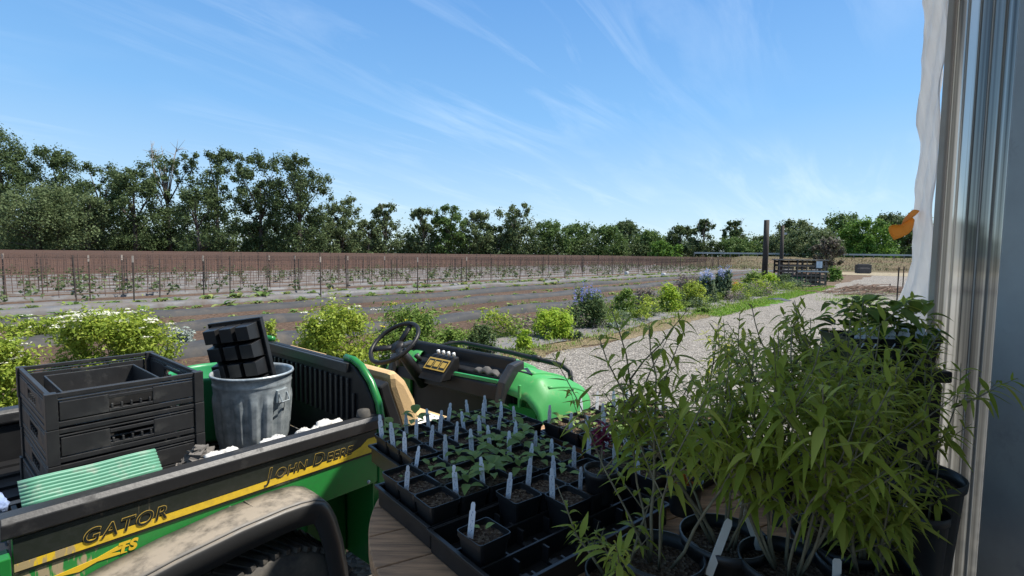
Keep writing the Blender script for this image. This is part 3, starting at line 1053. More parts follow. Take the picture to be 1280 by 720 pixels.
def shrub(name, px, py, wpx, hpx, leaf, label, seed, n=2600, lsize=0.055, flowers=None, spikes=0, narrow=0.45, cat='shrub', spiky=False, depth_k=0.8):
    """bushy plant whose foot stands at the given ground point"""
    p = on(px, py)
    dist = p.y
    w, h = wpx * dist / F, hpx * dist / F
    rg = np.random.default_rng(seed)
    root = thing(name, p, 0, label, cat, 'plants in the flower border')
    nc = 44
    n = int(n * 2.0)
    a = rg.random(nc) * 2 * math.pi
    zz = rg.uniform(0.08, 0.86, nc)
    rr = np.sqrt(rg.random(nc)) * 0.5 * w * np.sqrt(np.maximum(0.1, 1 - (zz * 0.95) ** 2)) * 0.85
    c = np.stack([np.cos(a) * rr, np.sin(a) * rr * depth_k, zz * h], axis=1)
    cr = rg.uniform(0.09, 0.17, nc) * min(w, h * 1.3)
    P, D = spray_points(rg, c, cr, n // nc)
    P[:, 2] = np.abs(P[:, 2])
    up = np.array([0, 0, 0.5])
    nr = unit(D * 0.6 + rg.normal(size=P.shape) * 0.6 + up)
    L = lsize * (0.6 + 0.8 * rg.random(len(P)))
    ax = None
    if spiky:
        ax = unit(D * 0.4 + np.array([0, 0, 1.0]) + rg.normal(size=P.shape) * 0.25)
        L = L * 1.9
        nr = unit(rg.normal(size=P.shape))
    V, Q = leaf_quads(P, nr, L, L * narrow, rg, ax)
    finish('foliage', np_mesh('foliage', V, Q), leaf, root)
    sb_ = MB()
    for i in range(min(nc, 18)):
        q = Vector(c[i])
        sb_.tube([(q.x * 0.15, q.y * 0.15, 0), (q.x * 0.6, q.y * 0.6, q.z * 0.6), q], [0.008, 0.006, 0.003], 4)
    sb_.build('stem', 'stem_green', root)
    if flowers:
        fm, fn, fs, kind = flowers
        if kind == 'umbel':
            i = rg.integers(0, nc, fn)
            top = c[i] + np.stack([rg.normal(size=fn) * w * 0.07, rg.normal(size=fn) * w * 0.07, cr[i] * 0.85 + rg.uniform(0, 0.06, fn) * h], axis=1)
            keep = top[:, 2] > h * 0.55
            top = top[keep]
            Pf = np.repeat(top, 14, axis=0) + rg.normal(size=(len(top) * 14, 3)) * np.array([fs, fs, fs * 0.12])
            nf = unit(np.array([0, 0, 1.0]) + rg.normal(size=Pf.shape) * 0.3)
            V, Q = leaf_quads(Pf, nf, np.full(len(Pf), fs * 0.9), np.full(len(Pf), fs * 0.9), rg)
        else:
            k = rg.integers(0, nc, fn)
            b0 = c[k] + np.stack([rg.normal(size=fn) * w * 0.05, rg.normal(size=fn) * w * 0.05, np.zeros(fn)], axis=1)
            b0[:, 2] = np.maximum(b0[:, 2], h * 0.66)
            Pf = np.repeat(b0, 22, axis=0)
            Pf[:, 2] += np.tile(np.linspace(0, 0.30 * h, 22), fn)
            Pf += rg.normal(size=Pf.shape) * fs * 0.7
            V, Q = leaf_quads(Pf, unit(rg.normal(size=Pf.shape)), np.full(len(Pf), fs), np.full(len(Pf), fs * 0.8), rg)
        finish('blossom', np_mesh('blossom', V, Q), fm, root)
    return root


shrub('flowering_shrub', 146, 470, 176, 86, 'leaf_yarrow', 'wide yellow-green shrub with flat white flower heads behind the black crates', 1, 6500, 0.055, ('flower_white', 80, 0.036, 'umbel'))
shrub('flowering_shrub', 5, 520, 90, 110, 'leaf_yarrow', 'white-flowered shrub cut by the left edge, beside the crates', 2, 4200, 0.045, ('flower_white', 50, 0.022, 'umbel'))
shrub('flowering_shrub', 420, 478, 122, 102, 'leaf_yarrow', 'white-flowered shrub behind the cargo box headboard', 3, 5600, 0.05, ('flower_white', 36, 0.028, 'umbel'))
shrub('shrub', 334, 452, 34, 58, 'leaf_yarrow', 'thin young yellow-green plant right of the upturned pot tray', 4, 700, 0.05)
shrub('shrub', 512, 462, 100, 80, 'leaf_shrub', 'dense green shrub behind the steering wheel', 5, 4600, 0.05, ('flower_yellow', 10, 0.03, 'umbel'))
shrub('shrub', 562, 448, 50, 40, 'leaf_shrub', 'low green shrub right of the steering wheel', 6, 1500, 0.05)
shrub('shrub', 602, 444, 44, 42, 'leaf_dark_shrub', 'dark feathery plant above the dashboard', 7, 1500, 0.05)
shrub('shrub', 655, 440, 24, 32, 'leaf_lime', 'small upright lime-green plant growing through the fabric', 8, 500, 0.06)
shrub('shrub', 691, 424, 58, 42, 'leaf_lime', 'bright lime-green bushy plant on the fabric', 9, 2600, 0.06)
shrub('shrub', 736, 411, 62, 52, 'leaf_dark_shrub', 'dark bushy plant topped by violet-blue flowers', 10, 3000, 0.06, ('flower_blue', 20, 0.034, 'spike'))
shrub('shrub', 780, 398, 36, 40, 'leaf_shrub', 'green leafy plant between the blue-flowered and the dull mauve plant', 11, 1500, 0.07)
shrub('shrub', 805, 391, 34, 32, 'leaf_mauve', 'dull mauve-brown plant in the flower border', 12, 1300, 0.07)
shrub('shrub', 808, 395, 18, 12, 'leaf_silver', 'small silver-leaved plant below the mauve-brown one', 13, 400, 0.08)
shrub('shrub', 836, 391, 36, 36, 'leaf_lime', 'yellow-green leafy plant right of the mauve-brown one', 14, 1500, 0.08)
shrub('shrub', 866, 385, 36, 34, 'leaf_yarrow', 'yellow-green plant left of the pale blue flowers', 15, 1500, 0.08)
shrub('shrub', 860, 372, 44, 30, 'leaf_mauve', 'greyish mauve plant behind the yellow-green border plants', 16, 1400, 0.09)
shrub('shrub', 882, 378, 26, 38, 'leaf_blue_green', 'tall blue-green plant with pale blue flower spikes, left one', 17, 1500, 0.10, ('flower_lilac', 22, 0.055, 'spike'), spiky=True)
shrub('shrub', 903, 376, 22, 40, 'leaf_blue_green', 'tall blue-green plant with pale blue flower spikes, right one', 18, 1500, 0.10, ('flower_lilac', 22, 0.055, 'spike'), spiky=True)
shrub('shrub', 921, 368, 18, 16, 'leaf_orange', 'small plant with orange-red leaves near the stones', 19, 300, 0.1)
shrub('shrub', 942, 366, 36, 28, 'leaf_shrub', 'leafy green plant in front of the first tall post', 20, 1500, 0.11)
shrub('shrub', 960, 362, 26, 22, 'leaf_lime', 'yellow-green plant right of the first tall post', 21, 900, 0.11)
shrub('shrub', 979, 361, 22, 18, 'leaf_dark_shrub', 'dark rounded plant at the left foot of the wooden pen', 22, 900, 0.11)
shrub('shrub', 1042, 352, 24, 18, 'leaf_bright', 'low bright green plants at the right foot of the wooden pen', 23, 900, 0.14)
shrub('ground_cover_plant', 880, 392, 30, 8, 'leaf_shrub', 'flat green plant at the edge of the gravel, near the blue flowers', 24, 500, 0.07)
shrub('ground_cover_plant', 660, 450, 30, 12, 'leaf_shrub', 'small flat green plant at the gravel edge below the lime plants', 25, 500, 0.04)
shrub('ground_cover_plant', 720, 425, 30, 10, 'leaf_blue_green', 'flat grey-green plant on the fabric below the dark bushy plant', 26, 500, 0.05)
shrub('ground_cover_plant', 762, 412, 34, 9, 'leaf_silver', 'flat silvery mat plant on the fabric edge', 27, 500, 0.05)
shrub('silver_weed', 226, 436, 40, 24, 'leaf_silver', 'silvery weed growing on the fabric behind the green tub', 28, 700, 0.06, cat='weed')
shrub('weed', 40, 425, 120, 30, 'leaf_yarrow', 'straggly yellow-green weeds in front of the first dark row', 29, 1000, 0.07, ('flower_white', 20, 0.04, 'umbel'), cat='weed')
for i, (px, py, r__) in enumerate([(893, 374, 0.32), (907, 371, 0.36), (928, 367, 0.3)]):
    p = on(px, py)
    b_ = MB()
    rg = random.Random(60 + i)
    b_.grid(lambda u, v: (math.cos(u * 6.2832) * math.sin(v * 3.1416) * r__ * (1 + 0.15 * math.sin(u * 12.566 + i)), math.sin(u * 6.2832) * math.sin(v * 3.1416) * r__ * 0.8, math.cos(v * 3.1416) * r__ * 0.5 + r__ * 0.3), 14, 8)
    o = b_.build('boulder', 'stone', smooth=True)
    o.location = p
    tag(o, ['left pale boulder below the pale blue flowers', 'middle pale boulder in the flower border', 'right pale boulder by the orange-leaved plant'][i], 'boulder', 'stones in the flower border')

def filler_mesh(seed, n=420, w=0.5, h=0.42, lsize=0.06):
    rg = np.random.default_rng(seed)
    nc = 14
    c = np.stack([rg.normal(size=nc) * w * 0.3, rg.normal(size=nc) * w * 0.3, rg.uniform(0.08, 0.9, nc) * h], axis=1)
    P, D = spray_points(rg, c, np.full(nc, 0.11), n // nc)
    P[:, 2] = np.abs(P[:, 2])
    L = lsize * (0.6 + 0.8 * rg.random(len(P)))
    V, Q = leaf_quads(P, unit(D * 0.6 + rg.normal(size=P.shape) * 0.6 + np.array([0, 0, 0.5])), L, L * 0.45, rg)
    return np_mesh('low_shrub', V, Q)


fmats = ['leaf_shrub', 'leaf_yarrow', 'leaf_blue_green', 'leaf_lime', 'leaf_dark_shrub', 'leaf_mauve']
fwords = ['mid-green', 'yellow-green', 'blue-green', 'lime-green', 'dark green', 'dull mauve']
fms = []
for i in range(6):
    m_ = filler_mesh(400 + i, h=[0.4, 0.55, 0.35, 0.45, 0.5, 0.4][i])
    m_.materials.append(M[fmats[i]])
    fms.append(m_)
s_ = 7.5
while s_ < 30:
    i = rnd.choice([0, 0, 1, 4, 2, 2, 4, 5, 0, 0])
    o = bpy.data.objects.new('low_shrub', fms[i])
    COL.objects.link(o)
    o.location = W(s_, rnd.uniform(5.75, 6.9), 0.01)
    o.rotation_euler = (0, 0, rnd.random() * 6.28)
    k = rnd.uniform(0.55, 1.25) * (0.8 + s_ * 0.016)
    o.scale = (k * 1.2, k * 1.2, k)
    tag(o, 'small %s filler shrub between the larger plants of the flower border' % fwords[i], 'small shrub', 'filler shrubs in the flower border')
    s_ += rnd.uniform(0.12, 0.34) * (1 + s_ * 0.012)
# scattered grass and straw along the gravel edge
def scatter_blades(name, pts, mat, label, cat, h0, wd, seed):
    rg = np.random.default_rng(seed)
    n = len(pts)
    D = unit(np.stack([rg.normal(size=n) * 0.5, rg.normal(size=n) * 0.5, np.ones(n)], axis=1))
    L = h0 * rg.uniform(0.5, 1.3, n)
    V, Q = lance_leaves(pts, D, L, np.full(n, wd), rg.uniform(0.1, 0.6, n), 2)
    return tag(finish(name, np_mesh(name, V, Q), mat), label, cat, kind='stuff')


rg = np.random.default_rng(31)
pp = [W(6 + 26 * rg.random() ** 1.4, 5.25 + rg.normal() * 0.28, 0.03) for _ in range(6000)]
scatter_blades('dry_grass', np.array(pp), 'grass_dry', 'dry straw-coloured grass along the edge of the gravel', 'grass', 0.07, 0.012, 1)
pp = [W(14.5 + 20 * rg.random(), 5.05 + rg.uniform(-0.42, 0.42), 0.015) for _ in range(9000)]
scatter_blades('green_grass', np.array(pp), 'grass_green', 'bright green grass strip between the border and the gravel', 'grass', 0.11, 0.03, 2)
pp = []
for i in range(420):
    c = W(4 + 28 * rg.random() ** 1.3, rg.uniform(5.1, 7.4), 0.03)
    pp += [(c.x + rg.normal() * 0.1, c.y + rg.normal() * 0.1, 0.02) for _ in range(22)]
for i in range(70):
    c = W(rg.uniform(0, 26), rg.uniform(7.2, 12), 0.02)
    pp += [(c.x + rg.normal() * 0.1, c.y + rg.normal() * 0.1, 0.02) for _ in range(16)]
scatter_blades('weeds', np.array(pp), 'leaf_shrub', 'low green weeds scattered over the border and field edge', 'weeds', 0.15, 0.026, 3)
pp = []
for (px, py, sd) in ((1075, 372, 0.5), (1060, 377, 0.5), (1110, 366, 1.0)):
    c = on(px, py)
    pp += [(c.x + rg.normal() * sd, c.y + rg.normal() * sd * 1.2, 0.01) for _ in range(700)]
scatter_blades('road_edge_grass', np.array(pp), 'grass_green', 'patch of green grass on the far side of the gravel', 'grass', 0.12, 0.02, 4)
pp = [(lambda p: (p.x, p.y, max(0.0, z_)))(at(rg.uniform(872, 1170), 320, d_)) for d_, z_ in [(d, 0.02 + max(0, (d - 70) / 14 * 1.25)) for d in rg.uniform(64, 86, 5000)]]
scatter_blades('bank_grass', np.array(pp), 'bank_grass', 'dry grass and weeds on the slope of the road bank', 'grass', 0.6, 0.09, 5)

# pile of brown prunings on the right
b_ = MB()
rg2 = random.Random(12)
c0 = on(1092, 368)
for i in range(260):
    x, y = rg2.gauss(0, 1.4), rg2.gauss(0, 0.9)
    z = max(0.02, 0.28 - 0.09 * abs(x) + rg2.uniform(-0.1, 0.1))
    a = rg2.gauss(0.2, 0.5)
    l_ = rg2.uniform(0.4, 1.4)
    p = c0 + Vector((x, y, z))
    q = p + Vector((math.cos(a) * l_, math.sin(a) * l_, rg2.uniform(-0.1, 0.12)))
    q.z = max(q.z, 0.02)
    b_.tube([p, p.lerp(q, 0.5) + Vector((0, 0, 0.05)), q], [0.018, 0.014, 0.006], 4)
tag(b_.build('brush_pile', 'twig'), 'flat pile of reddish-brown prunings beside the gravel road', 'brush pile', kind='stuff')
for i, (px, py, hh) in enumerate([(1121, 377, 1.35), (1128, 366, 1.3), (1112, 366, 0.45)]):
    p = on(px, py)
    b_ = MB()
    b_.box(-0.025, 0.025, -0.006, 0.006, 0, hh)
    b_.box(-0.005, 0.005, -0.03, -0.006, 0, hh)
    o = b_.build('fence_post', 'metal_dark')
    o.location = p
    tag(o, ['nearer dark metal fence post by the white film', 'farther dark metal fence post by the white film', 'short dark stub post by the brush pile'][i], 'post', 'metal posts by the film')

# tall wooden posts
for (px, top, dep, rr, lab) in ((956, 275, 33, 0.17, 'taller and thicker dark wooden post standing at the left of the pen'), (976, 282, 32, 0.11, 'thinner dark wooden post with a bracket at the pen corner')):
    p = at(px, 330, dep)
    tp = at(px, top, dep)
    root = thing('wooden_post', (p.x, p.y, 0), 0, lab, 'post', 'tall posts by the pen')
    b_ = MB()
    b_.tube([(0, 0, -0.1), (0.02, 0, tp.z * 0.5), (0.0, 0, tp.z)], [rr * 1.08, rr, rr * 0.95], 10)
    b_.build('shaft', 'wood_dark', root, smooth=True)
    if rr < 0.15:
        b_ = MB()
        b_.box(-0.05, 0.28, -0.04, 0.04, tp.z - 0.55, tp.z - 0.43)
        b_.build('bracket', 'rail_steel', root)

# slatted pen
pc = on(991, 358)
PS = 0.88
pen = thing('slatted_pen', (pc.x, pc.y, 0), R(-16), 'low dark slatted wooden pen stacked with crates, small white notice on top', 'pen')
b_ = MB()
for x in (-0.9, 0.5, 1.9):
    for y in (0.0, 1.3):
        b_.box(x - 0.05, x + 0.05, y - 0.05, y + 0.05, 0, 1.72)
pen.scale = (PS, PS, PS)
b_.build('corner_post', 'wood_dark', pen)
b_ = MB()
for z in (0.12, 0.40, 0.68, 0.96, 1.30):
    b_.box(-0.95, 1.95, -0.085, -0.053, z, z + 0.12)
for k in range(11):
    x = -0.9 + k * 0.27
    b_.box(x, x + 0.06, -0.12, -0.087, 0.05, 1.2 if k % 2 else 1.66)
b_.build('slat_front', 'wood_mid', pen)
b_ = MB()
b_.box(-1.05, 2.0, -0.14, 1.4, 1.722, 1.79)
b_.build('top_board', 'wood_grey', pen)
b_ = MB()
for z in (0.12, 0.5, 0.9, 1.3, 1.55):
    b_.box(-0.9, 1.85, 1.24, 1.28, z, z + 0.14)
b_.build('back_board', 'wood_dark', pen)
b_ = MB()
for z in (0.12, 0.5, 0.9, 1.3):
    b_.box(1.88, 1.92, 0.06, 1.24, z, z + 0.12)
b_.build('side_rail', 'wood_mid', pen)
b_ = MB()
b_.box(0.2, 2.0, -0.16, -0.122, 0.98, 1.06)
b_.build('cross_rail', 'rail_steel', pen)
b_ = MB()
b_.box(1.28, 1.62, -0.165, -0.142, 1.25, 1.68)
b_.build('notice', 'sign_white', pen)
for i, (x, z, m_) in enumerate([(-0.6, 0.1, 'metal_dark'), (0.1, 0.1, 'tub_green'), (0.9, 0.1, 'metal_dark'), (-0.5, 0.75, 'grey_foam'), (0.3, 0.75, 'metal_dark'), (1.1, 0.75, 'grey_foam')]):
    c_ = MB()
    for zz in (0.0, 0.2, 0.4):
        c_.box(0, 0.6, 0, 0.02, zz, zz + 0.12)
        c_.box(0, 0.6, 0.48, 0.5, zz, zz + 0.12)
        c_.box(0, 0.02, 0.02, 0.48, zz, zz + 0.12)
        c_.box(0.58, 0.6, 0.02, 0.48, zz, zz + 0.12)
    c_.box(0.02, 0.58, 0.02, 0.48, 0, 0.02)
    o = c_.build('slatted_crate', m_)
    o.matrix_world = Matrix.Translation((pc.x, pc.y, 0)) @ Matrix.Rotation(R(-16), 4, 'Z') @ Matrix.Scale(PS, 4) @ Matrix.Translation((x, 0.35, z))
    tag(o, ['left', 'middle', 'right'][i % 3] + (' crate in the bottom layer inside the slatted pen' if i < 3 else ' crate in the upper layer inside the slatted pen'), 'crate', 'crates in the pen')
for i, (px, py, wx, hz) in enumerate([(1079, 342, 1.1, 0.55), (1088, 342, 1.5, 0.95)]):
    p = on(px, py)
    b_ = MB()
    b_.box(-wx / 2, wx / 2, -0.3, 0.3, 0, hz)
    b_.box(-wx / 2 + 0.1, wx / 2 - 0.1, -0.1, 0.1, hz + 0.002, hz + 0.08)
    o = b_.build('concrete_block', 'concrete', bevel=0.03)
    o.location = (p.x, p.y + i * 1.2, 0.02)
    tag(o, ['lower dark block at the end of the gravel road', 'higher dark block at the end of the gravel road'][i], 'block', 'dark blocks closing the road')
p = on(971, 376)
b_ = MB()
b_.grid(lambda u, v: (u * 0.9 - 0.45, v * 0.5 - 0.25, 0.02 + 0.08 * math.sin(u * 3.1) * math.sin(v * 3.1) + 0.02 * math.sin(u * 14 + v * 9)), 12, 8)
o = b_.build('blue_sheet', 'dark_blue', smooth=True, solid=0.01)  # low crumpled sheet in plain dark blue
o.location = p
tag(o, 'small crumpled dark blue sheet at the grass edge of the road', 'blue_sheet')

# ------------------------------------------------------------------ greenhouse side on the right
wx = 1.45
gh = thing('greenhouse', (wx, 1.75, 0), 0, 'ribbed translucent greenhouse wall with a grey edge post on the right', 'greenhouse')
b_ = MB()
def rib(u, v):
    y = -3.6 * v
    tri = abs(((y / 0.0215) % 2) - 1)
    return (0.0 + 0.009 * tri, y, 0.02 + 3.2 * u)
b_.grid(rib, 1, 335)
b_.build('wall_panel', 'ribbed', gh)
b_ = MB()
b_.box(0.0, 0.04, 0.003, 0.03, 0, 3.2)
b_.build('corner_post', 'stake_pale', gh, bevel=0.004)
b_ = MB()
b_.box(-0.065, -0.02, -0.62, -0.29, 0, 3.18)
b_.build('edge_post', 'post_metal', gh, bevel=0.006)
b_ = MB()
for i in range(2):
    pass
# roof: eave out of view, sized to cast the foreground shade, ridge further right
b_.add([(-0.85, 0.62, 3.05), (-0.85, -5.2, 3.05), (0.05, -5.2, 3.42), (0.05, 0.62, 3.42)], [(0, 1, 2, 3)])
b_.build('shade_eave', 'roof_sheet', gh, solid=0.03)
b_ = MB()
b_.add([(0.06, 0.05, 3.42), (0.06, -5.2, 3.42), (3.2, -5.2, 4.7), (3.2, 0.05, 4.7)], [(0, 1, 2, 3)])
b_.build('roof', 'film', gh, solid=0.004)
b_ = MB()
b_.box(-1.5, 0.0, -3.6, -3.55, 0, 3.0)  # unseen wall behind the camera, added to darken the foreground
b_.build('unseen_shade_wall', 'roof_film', gh)

# white film hanging at the corner
b_ = MB()
rgf = random.Random(3)
wob = [rgf.uniform(-1, 1) for _ in range(40)]
def film(u, v):
    z = 0.9 + 2.4 * u
    k = u * 30
    i = int(min(k, 37))
    wv = wob[i] + (wob[i + 1] - wob[i]) * (k - i)
    lo = max(0, 0.55 - u * 1.7)
    outer = 0.160 + 0.004 * math.sin(u * 9) + 0.006 * wv + 0.003 * math.sin(u * 130) + lo * 0.75
    y = 0.03 + outer * v
    x = 0.028 + 0.05 * v + 0.006 * math.sin(v * 5 + u * 9) + 0.006 * math.sin(v * 13 + u * 41) + 0.004 * math.sin(v * 23 - u * 67) + lo * 0.25 * v * v
    return (wx + x, 1.78 + y, z)
b_.grid(film, 70, 14)
tag(b_.build('plastic_film', 'film', smooth=True, solid=0.003), 'creased white plastic film hanging from the greenhouse corner', 'plastic film')
# orange cloth
b_ = MB()
cc = at(1133, 279, 1.90)
def oc(u, v):
    sx = (u - 0.5)
    x = -0.042 + 0.078 * u
    z = 0.045 * (v - 0.5) * (1.2 - 0.5 * u) + 0.08 * (u - 0.55) * 0.8 + (0.02 * math.sin(v * 3.1))
    y = 0.012 * math.sin(u * 7 + v * 4) + 0.02 * math.sin(v * 3.14)
    return (cc.x + x, cc.y + y, cc.z + z - 0.02 * math.sin(u * 3.1))
b_.grid(oc, 14, 10)
tag(b_.build('orange_cloth', 'orange_cloth', smooth=True, solid=0.002), 'bright orange cloth flap caught on the white film', 'cloth')

# ------------------------------------------------------------------ utility vehicle
VO = W(1.27, 2.43)
gat = thing('utility_vehicle', VO, ROADROT, 'green farm utility vehicle with black cargo box, yellow stripe and tan seat', 'utility vehicle')


def vp(mb, name, mat, parent=gat, **kw):
    return mb.build(name, mat, parent, **kw)


Y0 = 0.625
b_ = MB()
b_.box(-1.12, 0.0, -0.60, 0.60, 0.755, 0.78)
b_.box(-1.12, 0.0, -0.615, -0.59, 0.73, 0.93)
b_.box(-1.12, 0.0, 0.59, 0.615, 0.73, 0.93)
for k in range(9):
    b_.box(-1.1, -0.02, -0.55 + k * 0.13, -0.52 + k * 0.13, 0.7805, 0.79)
box_ = vp(b_, 'cargo_box', 'black_plastic')
b_ = MB()
b_.prism([(-0.648, 0.948), (-0.652, 0.985), (-0.64, 1.0), (-0.59, 0.998), (-0.575, 0.985), (-0.575, 0.955), (-0.60, 0.945), (-0.617, 0.945), (-0.617, 0.94), (-0.636, 0.94)], 'x', -1.14, 0.02)
vp(b_, 'rail', 'rail_plastic', bevel=0.006)
b_ = MB()
b_.prism([(0.66, 0.915), (0.655, 0.985), (0.64, 1.0), (0.585, 0.998), (0.57, 0.985), (0.57, 0.945), (0.60, 0.93), (0.617, 0.93), (0.617, 0.915)], 'x', -1.14, 0.02)
vp(b_, 'rail', 'rail_plastic', bevel=0.006)
b_ = MB()
b_.lathe([(0, 0.03), (0.025, 0.025), (0.03, 0.0)], 12, (-0.05, -0.60, 1.0))
vp(b_, 'rail_knob', 'rubber', smooth=True)
# near side panel: green below, yellow stripe, dark band
b_ = MB()
b_.box(-1.12, -0.004, -0.634, -0.6175, 0.715, 0.939)
panel = vp(b_, 'side_panel', 'side_paint', bevel=0.003)
b_ = MB()
b_.prism([(-1.118, 0.852), (-0.012, 0.852), (-0.012, 0.912), (-0.055, 0.912), (-0.09, 0.888), (-0.13, 0.876), (-1.118, 0.872)], 'y', -0.6385, -0.6345)
vp(b_, 'yellow_stripe', 'side_yellow', panel)
b_ = MB()
b_.prism([(-1.118, 0.874), (-0.131, 0.878), (-0.09, 0.890), (-0.055, 0.914), (-0.012, 0.914), (-0.012, 0.939), (-1.118, 0.939)], 'y', -0.638, -0.6345)
vp(b_, 'decal_band', 'side_black', panel)
b_ = MB()
b_.prism([(-1.118, 0.843), (-0.012, 0.843), (-0.012, 0.850), (-1.118, 0.850)], 'y', -0.6375, -0.6345)
vp(b_, 'dark_pinstripe', 'black_decal', panel)
b_ = MB()
b_.prism([(-1.06, 0.803), (-0.95, 0.813), (-0.90, 0.827), (-0.87, 0.817), (-0.92, 0.813), (-0.88, 0.80), (-0.95, 0.803), (-0.99, 0.792)], 'y', -0.6365, -0.6345)
vp(b_, 'leaping_decal', 'yellow_decal', panel)


def lettering(body, size, x, z, y, mat, shear=0.25, offset=0.0, bold=0.0, space=1.0, parent=panel, name='lettering'):
    cu = bpy.data.curves.new('lettering', 'FONT')
    cu.body = body
    cu.size = size
    cu.shear = shear
    cu.extrude = 0.0003
    cu.offset = offset
    cu.space_character = space
    o = bpy.data.objects.new('lettering_source', cu)
    COL.objects.link(o)
    bpy.context.view_layer.update()
    dg = bpy.context.evaluated_depsgraph_get()
    me = bpy.data.meshes.new_from_object(o.evaluated_get(dg))
    wd = max(v.co.x for v in me.vertices) if len(me.vertices) else 0
    bpy.data.objects.remove(o)
    bpy.data.curves.remove(cu)
    me.name = name
    me.transform(Matrix.Translation((x, y, z)) @ Matrix.Rotation(R(90), 4, 'X'))
    me.materials.clear()
    return me, wd, finish(name, me, mat, parent)


x = -0.475
for ch, sz in (('J', 0.066), ('OHN', 0.049), ('  ', 0.04), ('D', 0.066), ('EERE', 0.049)):
    if ch.strip():
        _, wd, _ = lettering(ch, sz, x, 0.872, -0.6388, 'gold_print', offset=0.0014, space=1.12)
        lettering(ch, sz, x, 0.872, -0.6400, 'black_decal', offset=0.0002, space=1.12)
        x += wd + 0.005
    else:
        x += 0.010
_, wd, _ = lettering('GATOR', 0.056, -0.985, 0.866, -0.6400, 'gold_print', offset=0.0014, space=1.12)
lettering('GATOR', 0.056, -0.985, 0.866, -0.6412, 'black_decal', offset=0.0, space=1.12)
lettering('TS', 0.042, -0.905, 0.803, -0.6372, 'yellow_decal', offset=0.002, space=1.1)
for bx in (-1.08, -0.74, -0.40, -0.05):
    b_ = MB()
    b_.lathe([(0.0, 0.004), (0.007, 0.003), (0.008, 0.0)], 10)
    b_.xf(Matrix.Translation((bx, -0.634, 0.728)) @ Matrix.Rotation(R(90), 4, 'X'))
    vp(b_, 'bolt', 'galvanized', panel, smooth=True)
# front flange and rear corner plate
b_ = MB()
b_.box(-0.003, 0.022, -0.640, -0.60, 0.70, 0.95)
b_.box(-0.005, 0.001, -0.598, -0.34, 0.32, 0.73)  # thin plate added below the flange to shade the lower body
vp(b_, 'front_flange_and_shade_plate', 'green_paint', bevel=0.004)
b_ = MB()
b_.box(0.0, 0.012, -0.650, -0.641, 0.815, 0.845)
b_.tube([(0.006, -0.652, 0.83), (0.006, -0.66, 0.80)], 0.006, 8)
vp(b_, 'latch', 'galvanized')
b_ = MB()
b_.box(-1.165, -1.125, -0.665, -0.60, 0.48, 0.905)
b_.box(-1.16, -1.03, -0.672, -0.666, 0.45, 0.80)
vp(b_, 'rear_corner_plate', 'green_paint', bevel=0.005)
b_ = MB()
b_.tube([(-1.06, -0.69, 0.835), (-1.12, -0.70, 0.77), (-1.22, -0.70, 0.715), (-1.36, -0.69, 0.69)], 0.008, 8)
vp(b_, 'tailgate_cable', 'black_plastic', smooth=True)
b_ = MB()
b_.box(-1.45, -1.17, -0.62, 0.62, 0.70, 0.735)
b_.box(-1.47, -1.45, -0.62, 0.62, 0.69, 0.75)
vp(b_, 'tailgate', 'black_plastic', bevel=0.006)
# headboard with slots
b_ = MB()
prof = [(-0.615, 0.78), (-0.615, 0.98), (-0.59, 1.05), (-0.53, 1.12), (-0.45, 1.175), (-0.40, 1.19), (0.40, 1.19), (0.45, 1.175), (0.53, 1.12), (0.59, 1.05), (0.615, 0.98), (0.615, 0.78)]
b_.prism(prof, 'x', 0.0, 0.03)
hb = vp(b_, 'headboard', 'black_plastic', bevel=0.005)
b_ = MB()
for k in range(21):
    yy = -0.46 + k * 0.046
    b_.box(-0.012, -0.001, yy - 0.008, yy + 0.008, 0.93, 1.12 if abs(yy) < 0.42 else 1.06)
b_.box(-0.016, -0.001, -0.42, 0.42, 1.145, 1.188)
vp(b_, 'headboard_rib', 'rail_plastic', hb, bevel=0.003)
for sg in (-1, 1):
    b_ = MB()
    pth = [(0.02, 0.36, 1.202), (0.02, 0.42, 1.20), (0.02, 0.48, 1.18), (0.02, 0.555, 1.12), (0.02, 0.61, 1.04), (0.02, 0.63, 0.96), (0.02, 0.63, 0.80)]
    b_.tube([(p_[0], sg * p_[1], p_[2]) for p_ in pth], 0.0165, 8)
    vp(b_, 'headboard_trim', 'green_paint', smooth=True)
